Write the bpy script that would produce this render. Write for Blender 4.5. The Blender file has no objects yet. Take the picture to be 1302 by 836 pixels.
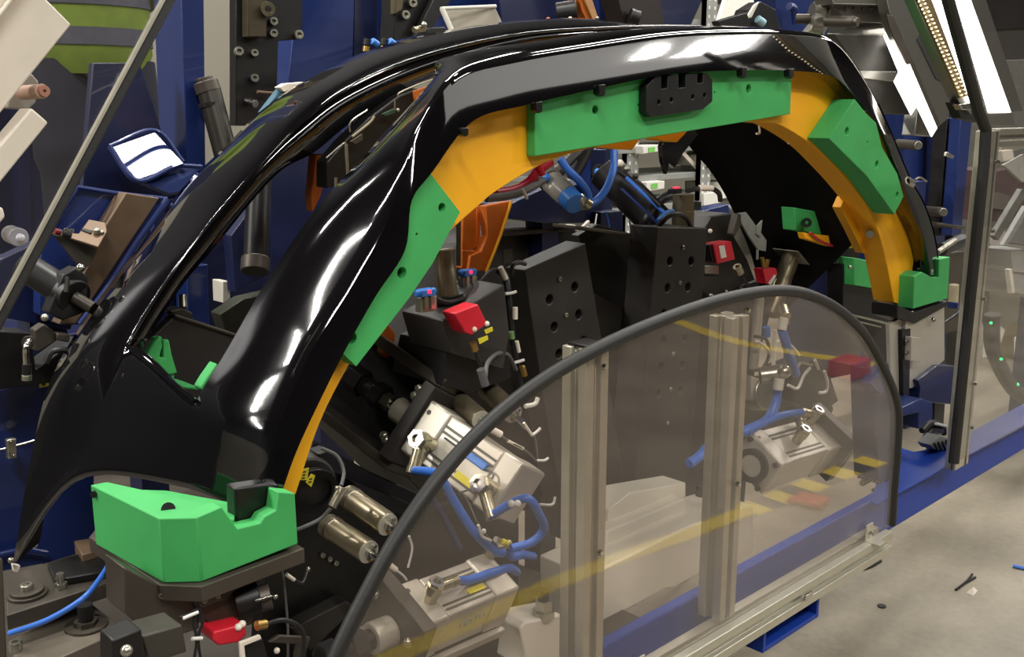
import bpy, bmesh, math, random
from mathutils import Vector as V, Matrix
random.seed(7)
S = bpy.context.scene
COL = S.collection
# ------------------------------------------------------------------ camera
FPX = 1302.0; PITCH = math.atan(0.2135); TH = math.radians(45.7); EYE = V((0, 0, 1.5))
_fh = V((math.cos(TH), math.sin(TH), 0)); CR = V((math.sin(TH), -math.cos(TH), 0)); ZUP = V((0, 0, 1))
CF = _fh * math.cos(PITCH) - ZUP * math.sin(PITCH); CU = _fh * math.sin(PITCH) + ZUP * math.cos(PITCH)
cam = bpy.data.cameras.new('camera'); cam.sensor_width = 36.0; cam.lens = 36.0 * FPX / 1302.0
cam.clip_start = 0.02; cam.clip_end = 100
co = bpy.data.objects.new('camera', cam); COL.objects.link(co)
co.matrix_world = Matrix(((CR.x, CU.x, -CF.x, EYE.x), (CR.y, CU.y, -CF.y, EYE.y), (CR.z, CU.z, -CF.z, EYE.z), (0, 0, 0, 1)))
S.camera = co
# ------------------------------------------------------------------ view + world + lights
S.view_settings.view_transform = 'Standard'; S.view_settings.look = 'None'
S.view_settings.gamma = 1.0; S.view_settings.use_curve_mapping = False
S.view_settings.exposure = 0.4
S.cycles.max_bounces = 8; S.cycles.transparent_max_bounces = 16; S.cycles.caustics_reflective = False; S.cycles.caustics_refractive = False
S.cycles.use_denoising = True
S.cycles.sample_clamp_indirect = 6.0
W = bpy.data.worlds.new('hall'); S.world = W; W.use_nodes = True
W.node_tree.nodes['Background'].inputs[0].default_value = (0.9, 0.86, 0.8, 1)
W.node_tree.nodes['Background'].inputs[1].default_value = 0.035
def strip_light(loc, sx, sy, power, rot=(0, 0, 0), col=(1, .965, .905)):
    l = bpy.data.lights.new('hall_area_light', 'AREA'); l.shape = 'RECTANGLE'; l.size = sx; l.size_y = sy
    l.energy = power; l.color = col
    o = bpy.data.objects.new('hall_area_light', l); o.location = loc; o.rotation_euler = rot; COL.objects.link(o)
    return o
for (lx, ly, lz, sx, sy, pw, rz) in (
        (-.2, 4.62, 4.2, .75, .10, 40, -47), (-1.28, 2.85, 4.2, .75, .03, 40, 0), (-2.55, 3.2, 4.2, 1.5, .04, 90, 0), (-4.7, 3.35, 4.2, 1.7, .07, 140, 0), (-7.2, 3.4, 4.2, 1.9, .09, 60, 0),   # tube row behind left
        (5.6, -3.95, 4.2, 6.6, 1.9, 56, 15),                                        # added broad overhead panel, unseen, for the grey sheen on the arch front
        (6.5, -2.95, 4.15, .32, .32, 36, 0), (7.75, -3.0, 4.15, 1.05, .44, 120, 0), (1.1, 2.0, 4.2, .7, .35, 55, 0),       # lamps mirrored on the arch front; last one added for the tray's shine
        (-1.2, -1.6, 4.4, .2, 2.4, 130, 0), (1.8, -2.2, 4.6, 3.0, .25, 90, 0), (5.2, 2.6, 4.6, 3.0, .25, 110, 0), (4.8, .4, 4.6, 3.0, .2, 70, 0), (3.4, 4.9, 4.4, 3.0, .2, 80, 0), (9.5, 1.0, 4.6, .3, 5.0, 200, 0)):
    strip_light((lx, ly, lz), sx, sy, pw, (0, 0, math.radians(rz)))
strip_light((-1.1, 5.85, 3.35), 1.3, .5, 40, (math.radians(90), 0, 0))     # added wall panel light for a streak on the black panel
# ------------------------------------------------------------------ pixel <-> world helpers (photo is 1302 x 836)
def ray(u, v): return CF + CR * ((u - 651) / FPX) + CU * ((418 - v) / FPX)
def PY(u, v, y): d = ray(u, v); return EYE + d * (y / d.y)
def PX(u, v, x): d = ray(u, v); return EYE + d * (x / d.x)
def PZ(u, v, z): d = ray(u, v); return EYE + d * ((z - EYE.z) / d.z)
def QY(pts, y): return [PY(u, v, y) for u, v in pts]
def perp(P, a, u, v):                     # point on the sight line through (u, v) lying square to axis a at P
    d = ray(u, v); return EYE + d * ((P - EYE).dot(a) / d.dot(a))
# ------------------------------------------------------------------ materials
def lin(c): return tuple(((x / 255) / 12.92 if x / 255 <= .04045 else ((x / 255 + .055) / 1.055) ** 2.4) for x in c)
MATS = {}
def mat(name, rgb, rough=.5, metal=0., var=.12, scale=30., bump=0., coat=0., emit=None, aniso=None, spec=.5):
    m = bpy.data.materials.new(name); m.use_nodes = True; nt = m.node_tree; b = nt.nodes['Principled BSDF']
    c = lin(rgb)
    tc = nt.nodes.new('ShaderNodeTexCoord'); nz = nt.nodes.new('ShaderNodeTexNoise')
    nz.inputs['Scale'].default_value = scale; nz.inputs['Detail'].default_value = 5
    if aniso:
        mp = nt.nodes.new('ShaderNodeMapping'); mp.inputs['Scale'].default_value = aniso
        nt.links.new(tc.outputs['Object'], mp.inputs[0]); nt.links.new(mp.outputs[0], nz.inputs['Vector'])
    else:
        nt.links.new(tc.outputs['Object'], nz.inputs['Vector'])
    r = nt.nodes.new('ShaderNodeValToRGB')
    r.color_ramp.elements[0].position = .3; r.color_ramp.elements[1].position = .7
    r.color_ramp.elements[0].color = tuple(x * (1 - var) for x in c) + (1,)
    r.color_ramp.elements[1].color = tuple(min(1, x * (1 + var)) for x in c) + (1,)
    nt.links.new(nz.outputs['Fac'], r.inputs[0]); nt.links.new(r.outputs[0], b.inputs['Base Color'])
    mr = nt.nodes.new('ShaderNodeMapRange'); mr.inputs[3].default_value = max(.02, rough * .85); mr.inputs[4].default_value = min(1, rough * 1.15)
    nt.links.new(nz.outputs['Fac'], mr.inputs[0]); nt.links.new(mr.outputs[0], b.inputs['Roughness'])
    b.inputs['Metallic'].default_value = metal; b.inputs['Specular IOR Level'].default_value = spec
    if coat: b.inputs['Coat Weight'].default_value = coat; b.inputs['Coat Roughness'].default_value = .03
    if bump:
        bp = nt.nodes.new('ShaderNodeBump'); bp.inputs['Strength'].default_value = bump; bp.inputs['Distance'].default_value = .002
        nt.links.new(nz.outputs['Fac'], bp.inputs['Height']); nt.links.new(bp.outputs[0], b.inputs['Normal'])
    if emit:
        b.inputs['Emission Color'].default_value = lin(emit[0]) + (1,); b.inputs['Emission Strength'].default_value = emit[1]
    MATS[name] = m
    return m
gloss = mat('black_gloss_plastic', (14, 13, 15), .06, var=.1, scale=4, coat=1., spec=.6)
satin_black = mat('satin_black_plastic', (17, 16, 16), .35)
rubber = mat('black_rubber', (32, 31, 30), .55, bump=.1, scale=300)
green = mat('green_tooling_board', (66, 172, 92), .62, var=.07, scale=18, bump=.06)
orange = mat('orange_tooling_board', (255, 180, 18), .6, var=.05, scale=14)
rust = mat('dull_orange_plate', (190, 96, 20), .5, var=.1)
alu = mat('anodised_aluminium', (186, 182, 166), .38, metal=.55, var=.05, scale=60)
alu_dark = mat('aluminium_groove', (92, 88, 78), .5, metal=.3)
bright_alu = mat('milled_aluminium', (168, 166, 158), .3, metal=.9, var=.06, aniso=(300, 12, 12))
silver = mat('silver_cylinder_body', (196, 190, 176), .36, metal=.35, var=.04)
steel = mat('bright_steel', (190, 188, 180), .2, metal=1., var=.08)
zinc = mat('zinc_plated_steel', (176, 174, 160), .3, metal=.9, var=.1)
grind = mat('ground_dark_steel', (132, 122, 100), .3, metal=.7, var=.18, aniso=(8, 8, 260))
end_plate = mat('pale_end_plate', (186, 182, 166), .4, metal=.35)
nickel = mat('nickel_brass', (186, 178, 150), .25, metal=.85)
brass = mat('brass', (176, 142, 80), .3, metal=.9)
burn = mat('burnished_black_steel', (52, 49, 46), .5, metal=.25, var=.2, scale=12)
dark_steel = mat('dark_oiled_steel', (74, 68, 60), .45, metal=.4, var=.22, scale=10)
raw_steel = mat('raw_brown_steel', (112, 92, 72), .5, metal=.35, var=.22, scale=14)
black_ox = mat('black_oxide', (28, 27, 27), .42, metal=.3, var=.15)
blue = mat('blue_machine_paint', (23, 42, 98), .35, var=.08, scale=6, coat=.25)
blue_bright = mat('bright_blue_beam_paint', (27, 60, 152), .45, var=.06, scale=6, spec=.3)
blue_dark = mat('dark_blue_machine_paint', (19, 28, 66), .4, var=.1, scale=6, coat=.2)
hose_blue = mat('blue_air_hose', (58, 112, 205), .35, var=.05)
fit_blue = mat('blue_fitting', (50, 120, 205), .35)
cable_black = mat('black_cable', (24, 24, 25), .45)
cable_grey = mat('grey_cable', (92, 92, 92), .5)
white_pl = mat('white_plastic', (238, 228, 212), .45, var=.03)
cream = mat('light_grey_machine_paint', (222, 217, 202), .5, var=.06, scale=9)
red = mat('red_sensor', (206, 30, 48), .4, var=.05)
yellow = mat('yellow_label', (222, 208, 52), .5, var=.04)
tie_white = mat('cable_tie', (216, 214, 206), .5)
red_led = mat('red_indicator', (250, 30, 60), .4, emit=((255, 30, 60), 2.5))
ink = mat('print_black', (25, 25, 25), .6)
print_blue = mat('print_blue', (80, 140, 205), .6)
paper = mat('white_paper', (225, 222, 214), .7, var=.03)
grey_bin = mat('grey_bin_plastic', (150, 150, 146), .5, var=.04)
shelf_m = mat('galvanised_shelf', (150, 152, 147), .5, metal=.1, var=.08)
# clear panel: polished sheet with a little surface haze
def clear_mat(name, tint, haze, hz=(205, 190, 178)):
    m = bpy.data.materials.new(name); m.use_nodes = True; nt = m.node_tree; nt.nodes.clear()
    out = nt.nodes.new('ShaderNodeOutputMaterial'); tr = nt.nodes.new('ShaderNodeBsdfTransparent'); gl = nt.nodes.new('ShaderNodeBsdfGlossy')
    df = nt.nodes.new('ShaderNodeBsdfDiffuse'); fr = nt.nodes.new('ShaderNodeFresnel'); m1 = nt.nodes.new('ShaderNodeMixShader'); m2 = nt.nodes.new('ShaderNodeMixShader')
    tr.inputs[0].default_value = lin(tint) + (1,); gl.inputs['Roughness'].default_value = .02; fr.inputs[0].default_value = 1.5
    gm = nt.nodes.new('ShaderNodeNewGeometry'); io = nt.nodes.new('ShaderNodeMapRange'); io.inputs[3].default_value = 1.5; io.inputs[4].default_value = 1 / 1.5
    nt.links.new(gm.outputs['Backfacing'], io.inputs[0]); nt.links.new(io.outputs[0], fr.inputs[0])
    df.inputs[0].default_value = lin(hz) + (1,)
    tc = nt.nodes.new('ShaderNodeTexCoord'); nz = nt.nodes.new('ShaderNodeTexNoise'); nz.inputs['Scale'].default_value = 5; nz.inputs['Detail'].default_value = 8
    mr = nt.nodes.new('ShaderNodeMapRange'); mr.inputs[1].default_value = .3; mr.inputs[2].default_value = .7
    mr.inputs[3].default_value = haze * .7; mr.inputs[4].default_value = haze * 1.3
    nt.links.new(tc.outputs['Object'], nz.inputs['Vector']); nt.links.new(nz.outputs['Fac'], mr.inputs[0])
    nt.links.new(mr.outputs[0], m1.inputs[0]); nt.links.new(tr.outputs[0], m1.inputs[1]); nt.links.new(df.outputs[0], m1.inputs[2])
    nt.links.new(fr.outputs[0], m2.inputs[0]); nt.links.new(m1.outputs[0], m2.inputs[1]); nt.links.new(gl.outputs[0], m2.inputs[2])
    nt.links.new(m2.outputs[0], out.inputs[0])
    return m
acrylic = clear_mat('clear_guard_sheet', (247, 244, 242), .035)
acrylic2 = clear_mat('clear_guard_sheet_thin_haze', (247, 247, 247), .012)
# ------------------------------------------------------------------ builders
def org(p):
    o = V((0, 0, 0))
    while p is not None: o += V(p.location); p = p.parent
    return o
def thing(name, label, cat, loc, group=None):
    o = bpy.data.objects.new(name, None); o.location = loc; o.empty_display_size = .05; COL.objects.link(o)
    o['label'] = label; o['category'] = cat
    if group: o['group'] = group
    return o
def tag(o, label, cat, group=None):
    o['label'] = label; o['category'] = cat
    if group: o['group'] = group
    return o
def spline(pts, n=8, closed=False):
    P = [V(p) for p in pts]; out = []
    m = len(P)
    for i in range(m if closed else m - 1):
        a = P[(i - 1) % m] if closed or i > 0 else P[0] * 2 - P[1]
        b, c = P[i], P[(i + 1) % m]
        d = P[(i + 2) % m] if closed or i + 2 < m else c * 2 - b
        for k in range(n):
            t = k / n
            out.append(.5 * ((2 * b) + (c - a) * t + (2 * a - 5 * b + 4 * c - d) * t * t + (3 * b - a - 3 * c + d) * t ** 3))
    if not closed: out.append(P[-1])
    return out
def frame(a):
    a = a.normalized(); x = a.orthogonal().normalized() if abs(a.z) > .95 else a.cross(ZUP).normalized()
    return x, a.cross(x).normalized()
class B:
    def __init__(s): s.v = []; s.f = []
    def add(s, vs, fs):
        o = len(s.v); s.v += [V(x) for x in vs]; s.f += [tuple(i + o for i in f) for f in fs]; return s
    def prism(s, pts, vec):
        n = len(pts); vec = V(vec); p = [V(x) for x in pts]
        return s.add(p + [x + vec for x in p], [tuple(range(n)), tuple(range(2 * n - 1, n - 1, -1))] + [(i, n + i, n + (i + 1) % n, (i + 1) % n) for i in range(n)])
    def hull8(s, a, b):                     # two matching rings
        n = len(a)
        return s.add(list(a) + list(b), [tuple(range(n)), tuple(range(2 * n - 1, n - 1, -1))] + [(i, n + i, n + (i + 1) % n, (i + 1) % n) for i in range(n)])
    def box(s, c, sx, sy, sz, ax=None):
        X, Y, Zz = ax if ax else (V((1, 0, 0)), V((0, 1, 0)), V((0, 0, 1)))
        c = V(c); p = c - X * sx / 2 - Y * sy / 2 - Zz * sz / 2
        return s.prism([p, p + X * sx, p + X * sx + Y * sy, p + Y * sy], Zz * sz)
    def b2(s, lo, hi):
        lo, hi = V(lo), V(hi); d = hi - lo; c = (lo + hi) / 2
        return s.box(c, d.x, d.y, d.z)
    def lathe(s, p0, p1, prof, n=24, cap=True):
        p0, p1 = V(p0), V(p1); a = p1 - p0; x, y = frame(a); vs = []; fs = []
        for t, r in prof:
            for k in range(n):
                w = 2 * math.pi * k / n; vs.append(p0 + a * t + (x * math.cos(w) + y * math.sin(w)) * r)
        m = len(prof)
        for i in range(m - 1):
            for k in range(n): fs.append((i * n + k, i * n + (k + 1) % n, (i + 1) * n + (k + 1) % n, (i + 1) * n + k))
        if cap: fs.append(tuple(range(n - 1, -1, -1))); fs.append(tuple(range((m - 1) * n, m * n)))
        return s.add(vs, fs)
    def cyl(s, p0, p1, r, r2=None, n=20): return s.lathe(p0, p1, [(0, r), (1, r if r2 is None else r2)], n)
    def ring(s, p0, p1, ro, ri, n=24):
        return s.lathe(p0, p1, [(0, ri), (0, ro), (1, ro), (1, ri), (0, ri)], n, cap=False)
    def tube(s, pts, r, n=10, k=8, smooth=True):
        P = spline(pts, k) if smooth and len(pts) > 2 else [V(p) for p in pts]
        m = len(P); vs = []; fs = []; up = None
        for i in range(m):
            t = (P[min(i + 1, m - 1)] - P[max(i - 1, 0)]).normalized()
            if up is None: up = frame(t)[0]
            up = (up - t * up.dot(t)); up = up.normalized() if up.length > 1e-6 else frame(t)[0]
            b = t.cross(up); rr = r[i * (len(r) - 1) // max(1, m - 1)] if isinstance(r, (list, tuple)) else r
            for j in range(n):
                w = 2 * math.pi * j / n; vs.append(P[i] + (up * math.cos(w) + b * math.sin(w)) * rr)
        for i in range(m - 1):
            for j in range(n): fs.append((i * n + j, i * n + (j + 1) % n, (i + 1) * n + (j + 1) % n, (i + 1) * n + j))
        fs.append(tuple(range(n - 1, -1, -1))); fs.append(tuple(range((m - 1) * n, m * n)))
        return s.add(vs, fs)
    def ball(s, c, r, n=12):
        c = V(c); return s.lathe(c - ZUP * r, c + ZUP * r, [((1 - math.cos(math.pi * i / 8)) / 2, max(.02 * r, r * math.sin(math.pi * i / 8))) for i in range(9)], n)
    def screw(s, p, d, r, h=None):          # socket head cap screw standing on p, head along d
        p = V(p); d = V(d).normalized(); h = h or r * 1.5
        return s.lathe(p, p + d * h, [(0, r), (.85, r), (1, r * .88), (1, r * .5), (.45, r * .5), (.45, .0005)], 12)
    def hexa(s, p0, p1, r): return s.cyl(p0, p1, r, n=6)
    def obj(s, name, m, parent=None, bevel=0., ang=32, seg=2, solid=0., kind=None, label=None, weld=0.):
        o0 = org(parent); me = bpy.data.meshes.new(name)
        me.from_pydata([tuple(x - o0) for x in s.v], [], s.f); me.validate()
        bm = bmesh.new(); bm.from_mesh(me); 
        if weld: bmesh.ops.remove_doubles(bm, verts=bm.verts, dist=weld)
        bmesh.ops.recalc_face_normals(bm, faces=bm.faces); bm.to_mesh(me); bm.free()
        me.polygons.foreach_set('use_smooth', [True] * len(me.polygons)); me.set_sharp_from_angle(angle=math.radians(ang))
        me.materials.append(m); o = bpy.data.objects.new(name, me); COL.objects.link(o)
        if parent is not None: o.parent = parent
        if solid: sm = o.modifiers.new('solid', 'SOLIDIFY'); sm.thickness = solid; sm.offset = 0
        if bevel: bv = o.modifiers.new('bevel', 'BEVEL'); bv.width = bevel; bv.segments = seg; bv.limit_method = 'ANGLE'; bv.angle_limit = math.radians(40)
        if kind: o['kind'] = kind
        if label: o['label'] = label
        return o
def plate(name, px, y, t, m, parent=None, bevel=.001, **k):
    return B().prism(QY(px, y), (0, t, 0)).obj(name, m, parent, bevel=bevel, **k)
def holed(name, px, y, t, holes, m, parent, bevel=.001, hole_mat=None, hole_part='hole', **k):
    """plate with round holes (u, v, radius in px, through/depth) cut as real geometry by boolean"""
    o = plate(name, px, y, t, m, parent, bevel=0, **k)
    bb = B()
    for (u, v, r) in holes:
        c = PY(u, v, y); rr = r * (c - EYE).dot(CF) / FPX
        bb.cyl(c + V((0, -.02, 0)), c + V((0, t * .8, 0)), rr, n=20)
    if holes: cut(o, bb)
    if bevel: bv = o.modifiers.new('bevel', 'BEVEL'); bv.width = bevel; bv.segments = 2; bv.limit_method = 'ANGLE'; bv.angle_limit = math.radians(40)
    return o
def cut(o, bb):
    me = bpy.data.meshes.new('cutter'); oo = org(o.parent) + V(o.location)
    me.from_pydata([tuple(x - oo) for x in bb.v], [], bb.f)
    bm = bmesh.new(); bm.from_mesh(me); bmesh.ops.recalc_face_normals(bm, faces=bm.faces); bm.to_mesh(me); bm.free()
    c = bpy.data.objects.new('cutter', me); COL.objects.link(c); 
    pm = o.parent; o.parent = None
    md = o.modifiers.new('holes', 'BOOLEAN'); md.object = c; md.operation = 'DIFFERENCE'; md.solver = 'EXACT'
    bpy.context.view_layer.update()
    ev = o.evaluated_get(bpy.context.evaluated_depsgraph_get()); nm = bpy.data.meshes.new_from_object(ev)
    o.modifiers.remove(md); mats = list(o.data.materials); o.data = nm
    nm.polygons.foreach_set('use_smooth', [True] * len(nm.polygons)); nm.set_sharp_from_angle(angle=math.radians(32))
    bpy.data.objects.remove(c); o.parent = pm
# ================================================================== SETTING
def structure(o): o['kind'] = 'structure'; return o
def floor_mat():
    m = bpy.data.materials.new('concrete_floor'); m.use_nodes = True; nt = m.node_tree; b = nt.nodes['Principled BSDF']
    tc = nt.nodes.new('ShaderNodeTexCoord'); n1 = nt.nodes.new('ShaderNodeTexNoise'); n2 = nt.nodes.new('ShaderNodeTexNoise')
    n1.inputs['Scale'].default_value = 2.2; n1.inputs['Detail'].default_value = 8; n2.inputs['Scale'].default_value = 40; n2.inputs['Detail'].default_value = 6
    mx = nt.nodes.new('ShaderNodeMath'); mx.operation = 'MULTIPLY_ADD'; mx.inputs[1].default_value = .3
    r = nt.nodes.new('ShaderNodeValToRGB'); r.color_ramp.elements[0].position = .45; r.color_ramp.elements[1].position = .9
    r.color_ramp.elements[0].color = lin((112, 104, 90)) + (1,); r.color_ramp.elements[1].color = lin((152, 143, 126)) + (1,)
    for n in (n1, n2): nt.links.new(tc.outputs['Object'], n.inputs['Vector'])
    nt.links.new(n2.outputs['Fac'], mx.inputs[0]); nt.links.new(n1.outputs['Fac'], mx.inputs[2]); nt.links.new(mx.outputs[0], r.inputs[0])
    nt.links.new(r.outputs[0], b.inputs['Base Color']); b.inputs['Roughness'].default_value = .42
    return m
structure(B().b2((-9, -12, -.1), (14, 8, 0)).obj('floor', floor_mat()))
wall_m = mat('painted_wall', (128, 124, 112), .7, var=.04, scale=3)
structure(B().b2((-9, 6.0, 0), (14, 6.1, 2.5)).obj('wall_back', wall_m))
dark_upper = mat('added_dark_wall', (40, 40, 42), .8)  # upper walls made dark, out of view, to keep panel reflections dark
for q_ in (((-9, 6.0, 2.5), (14, 6.1, 5.2)), ((13.85, -12, 2.5), (13.9, 6, 5.2)), ((-8.9, -12, 2.5), (-8.85, 6, 5.2))):
    structure(B().b2(*q_).obj('wall_upper', dark_upper))
far_wall = mat('dull_far_wall', (84, 82, 78), .8)
structure(B().b2((13.9, -12, 0), (14, 6, 5.2)).obj('wall_right', far_wall))
structure(B().b2((-9, -12, 0), (-8.9, 6, 5.2)).obj('wall_left', wall_m))
structure(B().b2((-9, -12.1, 0), (14, -12, 5.2)).obj('wall_front', far_wall))
structure(B().b2((-9, -12, 5.2), (14, 6, 5.3)).obj('ceiling', mat('ceiling_panel', (46, 45, 43), .8)))
# ================================================================== FRONT GUARD
YS = .770
T = thing('machine_guard', 'arched clear safety guard with black rubber edge on two aluminium posts', 'guard', (.92, YS, .74))
edge_px = [(424, 850), (440, 812), (466, 760), (497, 702), (530, 650), (567, 600), (610, 552), (660, 508), (715, 470), (770, 440), (825, 415), (880, 394), (930, 379), (975, 371), (1010, 371), (1040, 379), (1070, 396), (1098, 423), (1120, 460), (1136, 495), (1143, 525), (1142, 570), (1138, 620), (1135, 668)]
edge = spline(QY(edge_px, YS), 5)
bot_l = PY(424, 850, YS); bot_r = PY(1135, 668, YS); zb = .757
outline = edge + [V((edge[-1].x, YS, zb)), V((.30, YS, zb)), V((.30, YS, edge[0].z))]
e0 = [V((.3, YS, .84)), V((.40, YS, .90))]
outline = [V((.36, YS, zb)), V((.40, YS, .86))] + edge + [V((edge[-1].x, YS, zb))]
B().prism(outline, (0, .005, 0)).obj('clear_panel', acrylic, T)
tr = [V((.36, YS, zb)), V((.40, YS, .86))] + edge
B().tube([p + V((0, .0025, 0)) for p in tr], .0085, n=12, smooth=False).obj('edge_trim', rubber, T)
def profile(name, lo, hi, axis, parent, w=.04):
    """slotted aluminium extrusion, square section w, along axis 'x' or 'z' (or 'y'), lo = min corner, L = length"""
    L = hi; g = w * .15; d = w * .22; h = w / 2
    sec = []
    for (sx, sy) in ((1, 0), (0, 1), (-1, 0), (0, -1)):
        nx, ny = sx, sy; tx, ty = -sy, sx
        for (a, b) in ((-h, h), (-g, h), (-g, h - d), (g, h - d), (g, h)):
            sec.append((nx * b + tx * a, ny * b + ty * a))
    lo = V(lo)
    if axis == 'z': pts = [lo + V((h + a, h + b, 0)) for a, b in sec]; vec = (0, 0, L)
    elif axis == 'x': pts = [lo + V((0, h + a, h + b)) for a, b in sec]; vec = (L, 0, 0)
    else: pts = [lo + V((h + a, 0, h + b)) for a, b in sec]; vec = (0, L, 0)
    return B().prism(pts, vec).obj(name, alu, parent, bevel=.0012, ang=25)
yp = YS + .0055
profile('post', (.880, yp, .761), .463, 'z', T)
profile('post', (1.183, yp, .761), .458, 'z', T)
profile('bottom_rail', (.55, yp - .02, .717), 1.145, 'x', T, w=.042)
B().b2((.885, yp + .003, 1.224), (.917, yp + .037, 1.228)).obj('post_cap', black_ox, T, bevel=.001)
for (u, v) in ((768, 467), (763, 703), (950, 395), (938, 616)):
    p = PY(u, v, YS - .001); B().cyl(p + V((0, .001, 0)), p + V((0, -.004, 0)), .0042, .003, n=16).obj('button_screw', steel, T)
# small angle brackets joining the rail to the panel
for (x, z) in ((.985, .759), (1.627, .759)):
    b = B().b2((x - .012, YS - .003, z), (x + .012, YS - .0005, z + .03)).b2((x - .012, YS - .028, z - .001), (x + .012, YS, z + .002))
    br = b.obj('angle_bracket', alu, T, bevel=.0006)
    B().screw((x, YS - .003, z + .014), (0, -1, 0), .004).obj('screw', steel, br)
B().box((1.40, yp - .022, .738), .022, .004, .008).obj('slot_nut', steel, T, bevel=.0006)
# ================================================================== BLUE BASE BEAM
T = thing('base_beam', 'bright blue steel base beam running along the front of the machine at floor-side', 'beam', (1.5, .82, .717))
B().b2((.2, .822, .7), (3.9, .842, .786)).obj('beam_body', blue_bright, T, bevel=.003)
B().prism([PZ(u, v, .782) for u, v in ((1113, 645), (1213, 591), (1330, 527), (1330, 500), (1214, 562), (1192, 565), (1178, 574), (1162, 577), (1148, 573), (1143, 568), (1118, 600), (1108, 640))], (0, 0, .004)).obj('top_plate', blue_bright, T, bevel=.001)
BEAM = T
# box tube crossing under the rail
T = thing('fork_pocket', 'blue square steel tube with open end under the aluminium rail', 'tube', (1.32, .80, .65))
c = PY(990, 790, .80)
a0, a1, zt, zb2 = PY(971, 811, .78).x, PY(1042, 767, .78).x, .70, PY(971, 831, .78).z
t = .008
b = B()
y0, y1 = .78, .935
b.b2((a0, y0, zb2), (a0 + t, y1, zt)).b2((a1 - t, y0, zb2), (a1, y1, zt)).b2((a0 + t, y0, zb2), (a1 - t, y1, zb2 + t)).b2((a0 + t, y0, zt - t), (a1 - t, y1, zt))
b.obj('tube_body', blue_bright, T, bevel=.001)
B().b2((a0 + .01, y0 + .13, zb2 + .008), (a1 - .01, y0 + .138, zt - .008)).obj('inner_web', blue_dark, T)
for x in (.6, 3.4):
    lg = B().b2((x - .04, .822, .01), (x + .04, .90, .70)).obj('support_leg', blue_dark, BEAM, bevel=.003)
    B().b2((x - .08, .79, 0), (x + .08, .94, .012)).obj('foot_plate', blue_dark, lg)
# ================================================================== BLACK GLOSS FENDER
ST = [  # crest, flange, band rear edge, rear rim, rear silhouette (pixels of the photo at their own depths)
 ((325, 655), (352, 640), (225, 618), (96, 612), (19, 715)),
 ((338, 605), (372, 582), (238, 565), (122, 545), (40, 590)),
 ((354, 545), (395, 530), (252, 511), (164, 439), (68, 480)),
 ((392, 450), (436, 447), (290, 447), (212, 360), (125, 385)),
 ((440, 372), (476, 376), (340, 360), (256, 300), (190, 300)),
 ((482, 298), (513, 318), (395, 278), (300, 247), (235, 238)),
 ((512, 223), (522, 255), (445, 220), (342, 200), (285, 190)),
 ((539, 157), (548, 218), (499, 164), (384, 157), (333, 142)),
 ((580, 97), (600, 153), (552, 103), (444, 112), (387, 105)),
 ((653, 75), (670, 132), None, (540, 72), (470, 66)),
 ((754, 58), (766, 110), None, (662, 44), (600, 37)),
 ((850, 44), (846, 94), None, (767, 36), (737, 28)),
 ((929, 40), (920, 89), None, None, None),
 ((1000, 41), (1003, 89), None, None, None),
 ((1060, 53), (1058, 97), None, None, None),
 ((1100, 103), (1088, 124), None, None, (905, 165)),
 ((1130, 165), (1116, 160), None, None, (935, 205)),
 ((1155, 225), (1140, 215), None, None, (955, 240)),
 ((1175, 262), (1158, 268), None, None, (972, 280)),
 ((1188, 304), (1173, 302), None, None, (988, 325)),
 ((1194, 350), (1184, 350), None, None, (1003, 390))]
YC, YF, YE, YR, YSIL = 1.0, .985, 1.13, 1.32, 1.55
C3 = [PY(*s[0], YC) for s in ST]; F3 = [PY(*s[1], YF) for s in ST]
E3 = [PY(*s[2], YE) if s[2] else C3[i] + V((-.01, YE - YC, .004)) for i, s in enumerate(ST)]
R3 = [PY(*s[3], YR) if s[3] else None for s in ST]
S3 = [PY(*s[4], (1.45, 1.45, 1.46, 1.49, 1.53)[i] if i < 5 else YSIL) if s[4] else None for i, s in enumerate(ST)]
def fill(a, b0):                                    # bridge the unseen stretch of a line with the crest's own run
    n = len(a)
    i0 = max(i for i in range(n) if all(x is not None for x in a[:i + 1]))
    nxt = [i for i in range(i0 + 1, n) if a[i] is not None]
    o0 = a[i0] - b0[i0]
    if nxt:
        i1 = nxt[0]; o1 = a[i1] - b0[i1]
        for i in range(i0 + 1, i1): w = (i - i0) / (i1 - i0); a[i] = b0[i] + o0 * (1 - w) + o1 * w
    else:
        for i in range(i0 + 1, n): a[i] = b0[i] + o0
fill(R3, C3); fill(S3, C3)
K = 6
def S6(p): return spline(p, K)
CC, FF, EE, RR, SS = S6(C3), S6(F3), S6(E3), S6(R3), S6(S3)
NC = len(CC); ctr = V((1.35, 0, .85))
def rad(p): d = V((p.x - ctr.x, 0, p.z - ctr.z)); return d.normalized()
def mixr(A, Bq, w, bulge=0., dy=0.): return [a.lerp(b, w) + rad(a) * bulge + V((0, dy, 0)) for a, b in zip(A, Bq)]
lip = [f + V((0, .03, 0)) for f in FF]
rows_front = [lip, FF, mixr(FF, CC, .1), mixr(FF, CC, .5), mixr(FF, CC, .9), mixr(FF, CC, .955), mixr(CC, EE, .012, .0), mixr(CC, EE, .05, .002), mixr(CC, EE, .13, .0035), mixr(CC, EE, .3, .006), mixr(CC, EE, .5, .008), mixr(CC, EE, .7, .0065), mixr(CC, EE, .88, .002), EE]
inner_e = [e + V((0, .004, 0)) - rad(e) * .02 for e in EE]
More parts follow.
